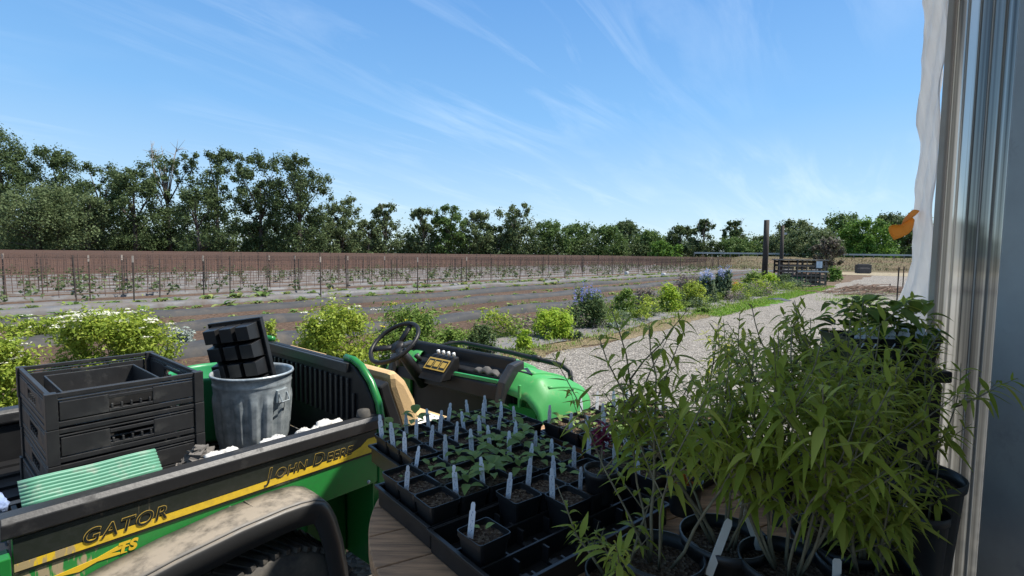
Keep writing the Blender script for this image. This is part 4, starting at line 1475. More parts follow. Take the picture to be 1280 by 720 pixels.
# rear fenders and wheels
for sg in (-1, 1):
    path = [(-1.16, 0.64), (-1.12, 0.70), (-1.05, 0.745), (-0.95, 0.772), (-0.80, 0.798), (-0.62, 0.818), (-0.48, 0.824), (-0.42, 0.822), (-0.375, 0.815), (-0.34, 0.80), (-0.315, 0.77), (-0.295, 0.725), (-0.27, 0.635), (-0.25, 0.515), (-0.235, 0.375)]
    vs, fs = [], []
    cross = [(0.636, 0.006), (0.70, 0.007), (0.765, 0.005), (0.787, 0.0), (0.787, 0.0), (0.792, -0.018), (0.795, -0.075)]
    for i, (px_, pz_) in enumerate(path):
        a = path[max(0, i - 1)]
        c = path[min(len(path) - 1, i + 1)]
        dx, dz = c[0] - a[0], c[1] - a[1]
        l_ = math.hypot(dx, dz)
        nx, nz = -dz / l_, dx / l_
        for (yy, dn) in cross:
            vs.append((px_ + nx * dn, sg * yy, pz_ + nz * dn))
    k = len(cross)
    for i in range(len(path) - 1):
        for j in range(k - 1):
            if j != 3:
                fs.append((i * k + j, i * k + j + 1, (i + 1) * k + j + 1, (i + 1) * k + j))
    b_ = MB()
    b_.add(vs, fs)
    o = vp(b_, 'rear_fender', 'fender_plastic', smooth=True, solid=0.006)
    b_ = MB()
    for rx_, rz_ in ((-0.78, -0.045), (-0.55, -0.008)):
        b_ = MB()
        b_.tube([(rx_, sg * 0.64, 0.838 + rz_), (rx_ + 0.004, sg * 0.70, 0.835 + rz_), (rx_ + 0.01, sg * 0.758, 0.828 + rz_), (rx_ + 0.02, sg * 0.788, 0.80 + rz_), (rx_ + 0.025, sg * 0.793, 0.76 + rz_)], 0.005, 6)
        vp(b_, 'fender_rib', 'fender_plastic', o, smooth=True)


def wheel(x, y, r, wd, name='wheel'):
    root = None
    b_ = MB()
    hw = wd / 2
    prof = [(r * 0.55, -hw * 0.8), (r * 0.8, -hw), (r * 0.94, -hw * 0.93), (r * 0.985, -hw * 0.7), (r, -hw * 0.3), (r, hw * 0.3), (r * 0.985, hw * 0.7), (r * 0.94, hw * 0.93), (r * 0.8, hw), (r * 0.55, hw * 0.8)]
    b_.lathe(prof, 40)
    b_.xf(Matrix.Translation((x, y, r)) @ Matrix.Rotation(R(90), 4, 'X'))
    root = vp(b_, 'tyre', 'rubber', smooth=True)
    tb = MB()
    for k in range(54):
        a = 2 * math.pi * k / 54
        mt = Matrix.Translation((x, y, r)) @ Matrix.Rotation(R(90), 4, 'X') @ Matrix.Rotation(a, 4, 'Z')
        for s_, o_ in ((-1, 0.0), (1, 0.5)):
            mt2 = mt @ Matrix.Rotation(o_ * 2 * math.pi / 54, 4, 'Z') @ Matrix.Translation((r, 0, s_ * hw * 0.45)) @ Matrix.Rotation(s_ * 0.35, 4, 'X')
            tb.box(-0.012, 0.005, -0.009, 0.009, -hw * 0.47, hw * 0.47, mt2)
    vp(tb, 'tread', 'rubber', root)
    rb_ = MB()
    rb_.lathe([(0.0, -hw * 0.3), (r * 0.3, -hw * 0.35), (r * 0.5, -hw * 0.6), (r * 0.56, -hw * 0.75), (r * 0.56, hw * 0.75), (r * 0.5, hw * 0.6), (r * 0.3, hw * 0.35), (0, hw * 0.3)], 28)
    rb_.xf(Matrix.Translation((x, y, r)) @ Matrix.Rotation(R(90), 4, 'X'))
    vp(rb_, 'rim', 'yellow_decal', root, smooth=True)


for sg in (-1, 1):
    wheel(-0.52, sg * 0.655, 0.335, 0.25)
    wheel(1.27, sg * 0.60, 0.27, 0.2)
# lower body and frame
b_ = MB()
b_.box(-0.21, -0.008, -0.40, 0.40, 0.30, 0.725)
vp(b_, 'lower_body', 'green_paint', bevel=0.012)
b_ = MB()
b_.box(0.004, 0.60, -0.16, 0.16, 0.30, 0.72)
vp(b_, 'seat_base', 'green_paint', bevel=0.012)
b_ = MB()
b_.box(-1.1, 1.5, -0.3, 0.3, 0.25, 0.33)
vp(b_, 'chassis', 'metal_dark')
b_ = MB()
b_.box(0.62, 1.12, -0.58, 0.58, 0.30, 0.34)
b_.box(1.08, 1.12, -0.58, 0.58, 0.34, 0.84)
vp(b_, 'floor_tub', 'green_paint')
b_ = MB()
b_.box(1.04, 1.078, -0.52, 0.56, 0.36, 0.84)
vp(b_, 'firewall_mat', 'black_plastic')
# seats
for sg in (-1, 1):
    b_ = MB()
    b_.prism([(0.24, 0.80), (0.30, 0.80), (0.33, 0.86), (0.30, 0.98), (0.245, 1.08), (0.19, 1.13), (0.14, 1.135), (0.15, 1.06), (0.20, 0.93)], 'y', sg * 0.30 - 0.22, sg * 0.30 + 0.22)
    sbk = vp(b_, 'seat_back', 'tan_vinyl', bevel=0.035)
    b_ = MB()
    b_.prism([(0.235, 0.74), (0.24, 0.80), (0.20, 0.92), (0.15, 1.05), (0.135, 1.10), (0.085, 1.08), (0.10, 1.02), (0.15, 0.88), (0.18, 0.74)], 'y', sg * 0.30 - 0.225, sg * 0.30 + 0.225)
    vp(b_, 'seat_shell', 'black_plastic', sbk, bevel=0.01)
    b_ = MB()
    b_.box(0.30, 0.64, sg * 0.30 - 0.22, sg * 0.30 + 0.22, 0.727, 0.795)
    vp(b_, 'seat_cushion', 'tan_vinyl', bevel=0.025)
# steering
wc = Vector((0.77, 0.275, 1.10))
axis = Vector((-0.62, 0.0, 0.78)).normalized()
rotm = axis.to_track_quat('Z', 'Y').to_matrix().to_4x4()
b_ = MB()
ring = []
for i in range(41):
    a = 2 * math.pi * i / 40
    ring.append((0.175 * math.cos(a), 0.175 * math.sin(a), 0.0))
b_.tube(ring, 0.0145, 10, cap=False)
for a in (R(90), R(210), R(330)):
    b_.bar((0.02 * math.cos(a), 0.02 * math.sin(a), -0.035), (0.17 * math.cos(a), 0.17 * math.sin(a), -0.002), 0.04, 0.012)
b_.lathe([(0, -0.02), (0.045, -0.025), (0.05, -0.045), (0.03, -0.06), (0, -0.06)], 20)
b_.xf(Matrix.Translation(wc) @ rotm)
sw = vp(b_, 'steering_wheel', 'black_plastic', smooth=True)
b_ = MB()
b_.tube([wc - axis * 0.05, wc - axis * 0.20, wc - axis * 0.40], [0.03, 0.04, 0.045], 10)
vp(b_, 'steering_column', 'black_plastic', smooth=True)
# dashboard
b_ = MB()
b_.prism([(0.98, 0.80), (1.0, 0.90), (1.06, 0.90), (1.06, 0.93), (1.12, 0.955), (1.13, 1.035), (1.16, 1.045), (1.17, 0.80)], 'y', -0.44, 0.54)
vp(b_, 'dashboard', 'black_plastic', bevel=0.012)
b_ = MB()
b_.prism([(0.94, 0.79), (0.97, 0.93), (1.06, 1.02), (1.16, 1.035), (1.17, 0.79)], 'y', -0.50, -0.442)
vp(b_, 'dashboard_end', 'rail_plastic', bevel=0.012)
b_ = MB()
b_.prism([(0.94, 0.79), (0.97, 0.93), (1.06, 1.02), (1.16, 1.035), (1.17, 0.79)], 'y', 0.542, 0.60)
vp(b_, 'dashboard_end', 'rail_plastic', bevel=0.012)
b_ = MB()
b_.prism([(0.90, 0.86), (0.93, 0.90), (1.03, 1.00), (1.07, 1.005), (1.09, 0.86)], 'y', -0.02, 0.20)
con = vp(b_, 'console', 'black_plastic', bevel=0.008)
b_ = MB()
nrm = Vector((-0.10, 0, 0.10)).normalized()
mt = Matrix.Translation((0.975, 0.09, 0.95)) @ Matrix.Rotation(R(-45), 4, 'Y')
b_.box(-0.045, 0.045, -0.10, 0.10, 0.0035, 0.006, mt)
vp(b_, 'warning_label', 'gold_print', con)
b_ = MB()
for k in range(3):
    b_.box(-0.034, 0.034, -0.092 + k * 0.063, -0.036 + k * 0.063, 0.0065, 0.0075, mt)
vp(b_, 'label_box', 'black_decal', con)
b_ = MB()
for k in range(3):
    b_.box(-0.02, 0.02, -0.086 + k * 0.063, -0.045 + k * 0.063, 0.0080, 0.0088, mt)
vp(b_, 'label_picture', 'gold_print', con)
for k in range(4):
    b_ = MB()
    b_.tube([(1.045, -0.0 + k * 0.05, 1.006), (1.035, -0.0 + k * 0.05, 1.03)], [0.009, 0.012], 8)
    vp(b_, 'switch', 'bucket_white', con, smooth=True)
b_ = MB()
b_.tube([(0.96, 0.24, 0.96), (0.93, 0.25, 1.0)], [0.012, 0.02], 8)
b_.lathe([(0, 0.05), (0.03, 0.05), (0.05, 0.0), (0.045, -0.06), (0, -0.07)], 14, (0.9, 0.36, 0.98))
vp(b_, 'gauge_pod', 'rail_plastic', smooth=True)
# hood and front fenders
b_ = MB()
b_.prism([(1.17, 0.60), (1.172, 1.035), (1.25, 1.01), (1.42, 0.94), (1.53, 0.86), (1.57, 0.78), (1.57, 0.60)], 'y', -0.40, 0.40)
vp(b_, 'hood', 'green_hood', bevel=0.025, smooth=False)
for sg in (-1, 1):
    b_ = MB()
    def fen(u, v):
        xx = 1.0 + 0.62 * u
        zt = 0.985 - 0.06 * u - 0.10 * u * u + 0.02 * math.sin(u * 3.14)
        if u < 0.18:
            zt -= 0.12 * (1 - u / 0.18)
        th = v * math.pi / 2
        yo = 0.40 + (0.34 + 0.03 * math.sin(u * 3.1)) * math.sin(th) ** 0.9
        zz = 0.62 + (zt - 0.62) * max(0.0, math.cos(th)) ** 0.42
        if abs(v - 0.45) < 0.06:
            zz += 0.010
        return (xx - 0.10 * v * v * u, sg * yo, zz)
    b_.grid(fen, 18, 16)
    ff = vp(b_, 'front_fender', 'green_hood', smooth=True, solid=0.012)
    for vv in (0.30, 0.62):
        b_ = MB()
        b_.tube([Vector(fen(u_, vv)) + Vector((0, 0, 0.004)) for u_ in np.linspace(0.22, 0.97, 14)], 0.011, 8)
        vp(b_, 'fender_crease', 'green_hood', ff, smooth=True)
    b_ = MB()
    a0_, a1_, a2_ = [Vector(fen(*q)) + Vector((0, 0, 0.009)) for q in ((0.16, 0.12), (0.34, 0.12), (0.20, 0.34))]
    b_.add([a0_, a1_, a2_, a0_ + Vector((0, 0, 0.004)), a1_ + Vector((0, 0, 0.004)), a2_ + Vector((0, 0, 0.004))], [(0, 2, 1), (3, 4, 5), (0, 1, 4, 3), (1, 2, 5, 4), (2, 0, 3, 5)])
    vp(b_, 'fender_vent', 'black_plastic', ff)
    b_ = MB()
    b_.box(1.015, 1.035, min(sg * 0.42, sg * 0.70), max(sg * 0.42, sg * 0.70), 0.55, 0.80)
    vp(b_, 'fender_inner', 'green_paint')
b_ = MB()
b_.tube([(1.40, 0.57, 0.95), (1.55, 0.56, 0.965), (1.60, 0.48, 0.97), (1.61, 0.0, 0.955), (1.61, -0.46, 0.93), (1.60, -0.54, 0.90), (1.59, -0.56, 0.84), (1.57, -0.56, 0.60)], 0.017, 10)
b_.tube([(1.61, -0.28, 0.943), (1.61, -0.22, 0.945)], 0.024, 10)
vp(b_, 'brush_guard', 'black_plastic', smooth=True)
b_ = MB()
b_.box(0.99, 1.01, -0.60, -0.585, 0.80, 0.93)
vp(b_, 'hip_rail', 'green_hood', bevel=0.004)
# storage shelf goods: folded gloves and a green stick in the dashboard tray
o = MB()
o.bar((1.0, -0.05, 0.922), (1.03, -0.40, 0.922), 0.02, 0.02)
tag(o.xf(Matrix.Translation(VO) @ Matrix.Rotation(ROADROT, 4, 'Z')).build('garden_stake', 'tub_green'), 'thin green stick lying in the dashboard tray', 'stick')
VM = Matrix.Translation(VO) @ Matrix.Rotation(ROADROT, 4, 'Z')
o = MB()
o.grid(lambda u, v: (1.06 + 0.05 * u, -0.16 - 0.2 * v, 0.945 + 0.025 * math.sin(u * 3) * math.sin(v * 3.1) + 0.008 * math.sin(v * 17)), 8, 12)
tag(o.xf(VM).build('work_glove', 'grey_foam', smooth=True, solid=0.02), 'dusty grey work glove in the dashboard tray', 'glove')
o = MB()
o.box(0.34, 0.58, -0.52, -0.30, 0.802, 0.812)
tag(o.xf(VM).build('cardboard_sheet', 'white_board', bevel=0.002), 'white card sheet lying on the tan seat', 'card')
o = MB()
o.prism([(0.40, -0.50), (0.80, -0.60), (0.83, -0.56), (0.81, -0.53), (0.42, -0.47)], 'z', 0.8165, 0.834)
tag(o.xf(VM).build('wooden_paddle', 'white_board', bevel=0.004), 'pale flat wooden paddle lying across the seat', 'paddle')
o = MB()
o.lathe([(0.0, 0.0), (0.025, 0.004), (0.043, 0.02), (0.045, 0.035), (0.035, 0.058), (0.012, 0.07), (0.0, 0.068)], 20)
ob = o.build('orange', 'orange_skin', smooth=True)
ob.location = VM @ Vector((0.50, -0.18, 0.808))
tag(ob, 'single orange fruit on the vehicle seat', 'orange')

gat.scale = (1, 1, 1.012)
# ------------------------------------------------------------------ load in the cargo box
FZ = 0.792
def crate_parts(sx, sy, h):
    """ventilated harvest crate; x along the vehicle, y across"""
    b = MB()
    for x0 in (0, sx - 0.03):
        for y0 in (0, sy - 0.03):
            b.box(x0, x0 + 0.03, y0, y0 + 0.03, 0, h)
    for (ax, L_) in (('x', sx), ('y', sy)):
        for side in (0, 1):
            off = 0.006 if side == 0 else ((sy if ax == 'x' else sx) - 0.018)
            def slab(a0, a1, z0, z1, th=0.012):
                if ax == 'x':
                    b.box(a0, a1, off, off + th, z0, z1)
                else:
                    b.box(off, off + th, a0, a1, z0, z1)
            slab(0.03, L_ - 0.03, h - 0.016, h - 0.002)
            slab(0.03, L_ - 0.03, h - 0.026, h - 0.021)
            slab(0.03, L_ - 0.03, 0.004, 0.02)
            slab(0.034, L_ * 0.36, 0.024, h - 0.03)
            slab(L_ * 0.64, L_ - 0.034, 0.024, h - 0.03)
            slab(L_ * 0.36, L_ * 0.64, 0.024, 0.034)
            slab(L_ * 0.36, L_ * 0.64, h - 0.045, h - 0.033)
            for k in range(5):
                c = L_ * (0.38 + 0.24 * k / 4)
                slab(c - 0.003, c + 0.003, 0.034, 0.05)
    for k in range(9):
        y = 0.02 + (sy - 0.06) * k / 8
        b.box(0.018, sx - 0.018, y, y + 0.022, 0.003, 0.009)
    return b


CH = 0.115
labs = ['hidden bottom black ventilated crate of the stack in the cargo box', 'second lowest black ventilated crate of the stack in the cargo box',
        'black ventilated crate just below the top one in the cargo box', 'topmost black ventilated crate in the cargo box, holding a shallow tray']
cr0 = None
for i in range(4):
    if cr0 is None:
        cr0 = crate_parts(0.44, 0.585, CH - 0.002).build('harvest_crate', 'crate_plastic', bevel=0.0015)
        o = cr0
    else:
        o = cr0.copy()
        COL.objects.link(o)
    o.matrix_world = Matrix.Translation(W(0.262, 2.078, FZ + i * CH)) @ Matrix.Rotation(ROADROT, 4, 'Z') @ Matrix.Rotation(R(rnd.uniform(-0.6, 0.6)), 4, 'Z')
    tag(o, labs[i], 'crate', 'stacked crates in the cargo box')
b_ = MB()
x1, y1, hh = 0.27, 0.32, 0.075
for (a, b, c, d) in ((0, x1, 0, 0.006), (0, x1, y1 - 0.006, y1), (0, 0.006, 0.006, y1 - 0.006), (x1 - 0.006, x1, 0.006, y1 - 0.006)):
    b_.box(a, b, c, d, 0, hh)
b_.box(0.006, x1 - 0.006, 0.006, y1 - 0.006, 0, 0.005)
o = b_.build('shallow_tray', 'crate_plastic', bevel=0.002)
o.matrix_world = Matrix.Translation(W(0.31, 2.14, FZ + 3 * CH + 0.028)) @ Matrix.Rotation(ROADROT, 4, 'Z')
tag(o, 'shallow black tray set inside the topmost crate', 'tray')
# low black crate by the rail with the mint sheet on it
b_ = crate_parts(0.36, 0.19, 0.165)
o = b_.build('harvest_crate', 'crate_plastic', bevel=0.0015)
o.matrix_world = Matrix.Translation(W(0.165, 1.865, FZ)) @ Matrix.Rotation(ROADROT, 4, 'Z')
tag(o, 'long low black crate against the near rail, under the mint-green sheet', 'crate')
b_ = MB()
def mint(u, v):
    return (0.335 * u, 0.125 * v, 0.0045 * math.sin(v * 20 * math.pi) + 0.002 * math.sin(u * 60))
b_.grid(mint, 8, 132)
o = b_.build('ribbed_sheet', 'mint_plastic', smooth=True, solid=0.004)
o.matrix_world = Matrix.Translation(W(0.185, 1.895, FZ + 0.165)) @ Matrix.Rotation(ROADROT, 4, 'Z') @ Matrix.Rotation(R(36), 4, 'X')
tag(o, 'mint-green ribbed plastic sheet leaning against the black crates', 'plastic sheet')
# rags along the rail
def lump(name, loc, rx, ry, rz_, mat, label, cat, group, seed):
    rg = random.Random(seed)
    ph = [rg.random() * 6 for _ in range(6)]
    b = MB()
    def fn(u, v):
        a, e = u * 2 * math.pi, v * math.pi
        k = 1 + 0.16 * math.sin(3 * a + ph[0]) * math.sin(2 * e + ph[1]) + 0.12 * math.sin(5 * a + ph[2] + 3 * e) + 0.08 * math.sin(9 * e + ph[3] + 2 * a)
        if u == 1:
            a = 0
            k = 1 + 0.16 * math.sin(ph[0]) * math.sin(2 * e + ph[1]) + 0.12 * math.sin(ph[2] + 3 * e) + 0.08 * math.sin(9 * e + ph[3])
        return (math.cos(a) * math.sin(e) * rx * k, math.sin(a) * math.sin(e) * ry * k, rz_ * (math.cos(e) * k + 0.9))
    b.grid(fn, 20, 12)
    o = b.build(name, mat, smooth=True)
    o.location = loc
    o.rotation_euler = (0, 0, ROADROT + rg.uniform(-0.5, 0.5))
    return tag(o, label, cat, group)


gr_ = 'white rags along the near rail'
for i, (s, t, k) in enumerate([(0.675, 1.915, 0.034), (0.725, 1.925, 0.032), (0.86, 1.93, 0.028), (0.90, 1.925, 0.032), (1.01, 1.93, 0.030), (1.055, 1.925, 0.028), (1.10, 1.93, 0.040), (1.15, 1.925, 0.032)]):
    lump('rag', W(s, t, 0.952), k * 1.0, k * 0.7, k * 0.65, 'white_cloth',
         'crumpled white rag on the near cargo rail, %s from the crates' % ordw[i], 'rag', gr_, 80 + i)
b_ = MB()
b_.box(0, 0.56, 0, 0.09, 0, 0.157)
o = b_.build('wooden_plank', 'wood_dark', bevel=0.004)
o.matrix_world = Matrix.Translation(W(0.66, 1.875, FZ)) @ Matrix.Rotation(ROADROT, 4, 'Z')
tag(o, 'dark plank standing inside the near rail below the white rags', 'plank')
lump('blue_rag', W(0.13, 1.97, 0.96), 0.03, 0.03, 0.03, 'blue_cloth', 'pale blue crumpled rag at the rear corner of the cargo box', 'rag', None, 91)
# heap of broken dark shingle pieces
b_ = MB()
rg2 = random.Random(44)
for i in range(420):
    a = rg2.random() * 6.28
    r2 = abs(rg2.gauss(0, 0.085))
    p = W(0.645, 1.975, 0) + Vector((math.cos(a) * r2, math.sin(a) * r2, FZ + max(0.0, 0.20 - r2 * 0.9) * rg2.uniform(0.5, 1.05)))
    mt = Matrix.Translation(p) @ Euler((rg2.uniform(-0.6, 0.6), rg2.uniform(-0.6, 0.6), rg2.random() * 6)).to_matrix().to_4x4()
    k = rg2.uniform(0.012, 0.03)
    b_.box(-k, k, -k * 0.7, k * 0.7, 0, 0.006, mt)
tag(b_.build('broken_chips', 'chip'), 'heap of broken grey chips between the crates and the metal can', 'chips', kind='stuff')

# galvanised can
can = thing('metal_can', W(1.0, 2.365, FZ), 0, 'ribbed galvanised metal bin in the cargo box holding an upturned pot tray', 'bin')
b_ = MB()
def flute(t, z):
    if 0.05 < z < 0.28:
        k = min(1, (z - 0.05) / 0.03, (0.28 - z) / 0.03)
        return 0.008 * k * (1 if (t * 16 / (2 * math.pi)) % 1 < 0.5 else -0.3)
    return 0
prof = [(0.0, 0.012), (0.125, 0.012), (0.130, 0.0), (0.136, 0.02)] + [(0.136 + 0.028 * z / 0.36, z) for z in np.linspace(0.04, 0.30, 14)] + [(0.160, 0.312), (0.163, 0.318), (0.160, 0.325), (0.163, 0.345), (0.166, 0.352), (0.172, 0.358), (0.170, 0.366), (0.163, 0.366), (0.160, 0.355), (0.134, 0.03), (0.0, 0.028)]
b_.lathe(prof, 144, flute=flute)
vp(b_, 'body', 'galvanized', can, smooth=True)
for a in (R(-18), R(162)):
    b_ = MB()
    mt = Matrix.Rotation(a, 4, 'Z') @ Matrix.Translation((0.160, 0, 0.265))
    b_.box(-0.003, 0.006, -0.03, 0.03, -0.025, 0.03, mt)
    b_.tube([mt @ Vector((0.008, -0.022, 0.015)), mt @ Vector((0.022, -0.022, -0.02)), mt @ Vector((0.022, 0.022, -0.02)), mt @ Vector((0.008, 0.022, 0.015))], 0.0035, 6)
    vp(b_, 'handle', 'galvanized', can)
# pot tray standing in the can, cell bottoms showing
b_ = MB()
cw = 0.083
for i in range(3):
    for j in range(4):
        x0, z0 = -0.125 + i * cw, -0.17 + j * cw
        bw, tw = 0.031, 0.039
        cx, cz = x0 + cw / 2, z0 + cw / 2
        vs = [(cx - tw, 0, cz - tw), (cx + tw, 0, cz - tw), (cx + tw, 0, cz + tw), (cx - tw, 0, cz + tw),
              (cx - bw, -0.075, cz - bw), (cx + bw, -0.075, cz - bw), (cx + bw, -0.075, cz + bw), (cx - bw, -0.075, cz + bw)]
        b_.add(vs, [(4, 5, 6, 7), (0, 4, 7, 3), (1, 2, 6, 5), (0, 1, 5, 4), (3, 7, 6, 2)])
b_.box(-0.132, 0.132, 0.0, 0.004, -0.18, 0.168)
for (x0, x1, z0, z1) in ((-0.138, 0.138, 0.168, 0.176), (-0.138, -0.132, -0.18, 0.168), (0.132, 0.138, -0.18, 0.168)):
    b_.box(x0, x1, -0.008, 0.014, z0, z1)
o = b_.build('pot_tray', 'pot_plastic', bevel=0.003)
p = at(304, 446, 2.36)
o.matrix_world = Matrix.Translation(p) @ Matrix.Rotation(R(-10), 4, 'Z') @ Matrix.Rotation(R(-9), 4, 'Y') @ Matrix.Rotation(R(6), 4, 'X')
tag(o, 'black twelve-cell pot tray stuck upright in the metal bin, cell bottoms showing', 'pot tray')
# green tub
b_ = MB()
b_.lathe([(0, 0.0), (0.15, 0.0), (0.16, 0.02), (0.180, 0.29), (0.188, 0.30), (0.19, 0.315), (0.184, 0.317), (0.176, 0.30), (0.155, 0.02), (0, 0.015)], 48)
o = b_.build('plastic_tub', 'tub_green', smooth=True)
o.location = W(0.965, 2.735, FZ)
tag(o, 'bright green round plastic tub behind the metal bin', 'tub')

# ------------------------------------------------------------------ round wooden table (cable reel)
ZT = 0.97
RC = Vector((0.32, 1.47, 0))
reel = thing('cable_reel_table', RC, 0, 'large weathered wooden cable reel used as a round table', 'table')
def reel_top(z0, z1, name):
    b = MB()
    n = 10
    r = 0.71
    wd = 2 * r / n
    for k in range(n):
        y0, y1 = -r + k * wd + 0.002, -r + (k + 1) * wd - 0.002
        pts = []
        for yy in np.linspace(y0, y1, 5):
            pts.append((math.sqrt(max(0.0004, r * r - yy * yy)), yy))
        prof_ = pts + [(-x_, y_) for x_, y_ in reversed(pts)]
        b.prism(prof_, 'z', z0, z1)
    b.xf(Matrix.Rotation(R(28), 4, 'Z'))
    return b
reel_top(ZT - 0.045, ZT, 'x').build('tabletop', 'wood_old', reel, bevel=0.003)
b_ = MB()
b_.lathe([(0.0, ZT - 0.045), (0.66, ZT - 0.045), (0.66, ZT - 0.075), (0.0, ZT - 0.075)], 40)
b_.build('under_board', 'wood_grey', reel)
b_ = MB()
b_.lathe([(0.30, 0.06), (0.30, ZT - 0.075)], 24)
b_.build('drum', 'wood_grey', reel)
reel_top(0.004, 0.06, 'y').build('base_board', 'wood_old', reel)
# bench along the wall
ZB = 0.888
bench = thing('plank_bench', (1.0, 1.42, 0), -PSI, 'narrow dark plank bench along the greenhouse wall carrying potted herbs', 'bench')
for k in range(3):
    b_ = MB()
    b_.box(-0.155 + k * 0.10, -0.06 + k * 0.10, -0.62, 0.62, ZB - 0.03, ZB)
    b_.build('plank', 'wood_grey', bench, bevel=0.003)
for (x_, y_) in ((0.11, -0.58), (0.02, -0.58), (0.02, 0.58), (0.11, 0.58)):
    b_ = MB()
    b_.box(x_ - 0.02, x_ + 0.02, y_ - 0.02, y_ + 0.02, 0, ZB - 0.031)
    b_.build('leg', 'wood_grey', bench)

# ------------------------------------------------------------------ nursery flats, pots, seedlings, labels
PITCHC = 0.0915
def flat_mesh():
    b = MB()
    Lx, Ly, h = 6 * PITCHC + 0.012, 3 * PITCHC + 0.012, 0.060
    t = 0.003
    b.box(0.004, Lx - 0.004, 0.004, Ly - 0.004, 0.0, 0.003)
    b.box(0, Lx, 0, t, 0.003, h)
    b.box(0, Lx, Ly - t, Ly, 0.003, h)
    b.box(0, t, t, Ly - t, 0.003, h)
    b.box(Lx - t, Lx, t, Ly - t, 0.003, h)
    # rolled rim
    b.box(-0.009, Lx + 0.009, -0.009, 0.0, h - 0.006, h + 0.002)
    b.box(-0.009, Lx + 0.009, Ly, Ly + 0.009, h - 0.006, h + 0.002)
    b.box(-0.009, 0.0, 0.0, Ly, h - 0.006, h + 0.002)
    b.box(Lx, Lx + 0.009, 0.0, Ly, h - 0.006, h + 0.002)
    # cell dividers with low notches
    for j in (1, 2):
        y = 0.006 + j * PITCHC
        b.box(t, Lx - t, y - 0.003, y + 0.003, 0.003, 0.052)
    for i in range(1, 6):
        x = 0.006 + i * PITCHC
        for j in range(3):
            y0 = 0.006 + j * PITCHC + 0.004
            b.box(x - 0.003, x + 0.003, y0, y0 + 0.022, 0.003, 0.045)
            b.box(x - 0.003, x + 0.003, y0 + PITCHC - 0.031, y0 + PITCHC - 0.008, 0.003, 0.045)
            b.box(x - 0.003, x + 0.003, y0 + 0.022, y0 + PITCHC - 0.031, 0.003, 0.018)
            b.box(x - 0.012, x + 0.012, y0 + 0.032, y0 + 0.052, 0.018, 0.021)
    return b


flat0 = flat_mesh().build('nursery_flat', 'pot_plastic', bevel=0.001)


def pot_mesh():
    b = MB()
    hb, ht, h = 0.033, 0.0435, 0.098
    def ring(k, z):
        r = 0.008
        pts = []
        for cx, cy, a0 in ((k - r, k - r, 0), (-k + r, k - r, 90), (-k + r, -k + r, 180), (k - r, -k + r, 270)):
            for d in (0, 45, 90):
                a = R(a0 + d)
                pts.append((cx + r * math.cos(a), cy + r * math.sin(a), z))
        return pts
    rings = [ring(hb, 0), ring(ht - 0.003, h - 0.014), ring(ht + 0.0015, h - 0.013), ring(ht + 0.0022, h), ring(ht, h), ring(ht - 0.002, h - 0.02), ring(hb, 0.01)]
    vs = [p for r_ in rings for p in r_]
    n = 12
    fs = []
    for i in range(len(rings) - 1):
        for k in range(n):
            fs.append((i * n + k, i * n + (k + 1) % n, (i + 1) * n + (k + 1) % n, (i + 1) * n + k))
    fs.append(tuple(range(n - 1, -1, -1)))
    b.add(vs, fs)
    return b


def soil_mesh(k, z, seed):
    rg = random.Random(seed)
    b = MB()
    b.grid(lambda u, v: ((u * 2 - 1) * k, (v * 2 - 1) * k, z + rg.uniform(-0.003, 0.004)), 9, 9)
    return b


pot_me = pot_mesh().build('pot', 'pot_plastic')
soil_me = [soil_mesh(0.0415, 0.082, i).build('soil', 'potting_soil') for i in range(3)]


def seedling_mesh(seed, n, size, hgt):
    rg = np.random.default_rng(seed)
    a = rg.random() * 6 + np.arange(n) * 2.4
    el = rg.uniform(0.1, 0.75, n)
    D = np.stack([np.cos(a) * np.cos(el), np.sin(a) * np.cos(el), np.sin(el)], axis=1)
    z = 0.085 + hgt * np.linspace(0.25, 1, n)
    Pp = np.stack([rg.normal(size=n) * 0.004, rg.normal(size=n) * 0.004, z], axis=1) + D * 0.008
    L = size * rg.uniform(0.6, 1.15, n)
    V1, Q1 = lance_leaves(Pp, D, L, L * rg.uniform(0.5, 0.62, n), np.full(n, 0.35), 5)
    return np_mesh('leaf_cluster', V1, Q1)


seed_me = [seedling_mesh(1, 3, 0.026, 0.012), seedling_mesh(2, 5, 0.036, 0.025), seedling_mesh(3, 7, 0.046, 0.04), seedling_mesh(4, 9, 0.055, 0.06), seedling_mesh(5, 8, 0.06, 0.05), seedling_mesh(6, 4, 0.032, 0.02)]
for m_ in seed_me:
    m_.materials.append(M['leaf_seedling'])
    m_.polygons.foreach_set('use_smooth', [True] * len(m_.polygons))

# pointed plant label
b_ = MB()
b_.prism([(-0.0018, -0.03), (0.0018, -0.03), (0.0078, 0.0), (0.0078, 0.066), (0.0055, 0.070), (0.0055, 0.084), (0.003, 0.089), (-0.003, 0.089), (-0.0055, 0.084), (-0.0055, 0.070), (-0.0078, 0.066), (-0.0078, 0.0)], 'y', -0.0005, 0.0005)
label0 = b_.build('plant_label', 'label_plastic')
used = {'pot': False, 'label': False}
ZP = ZT + 0.0045
frows = ['front', 'middle', 'back']


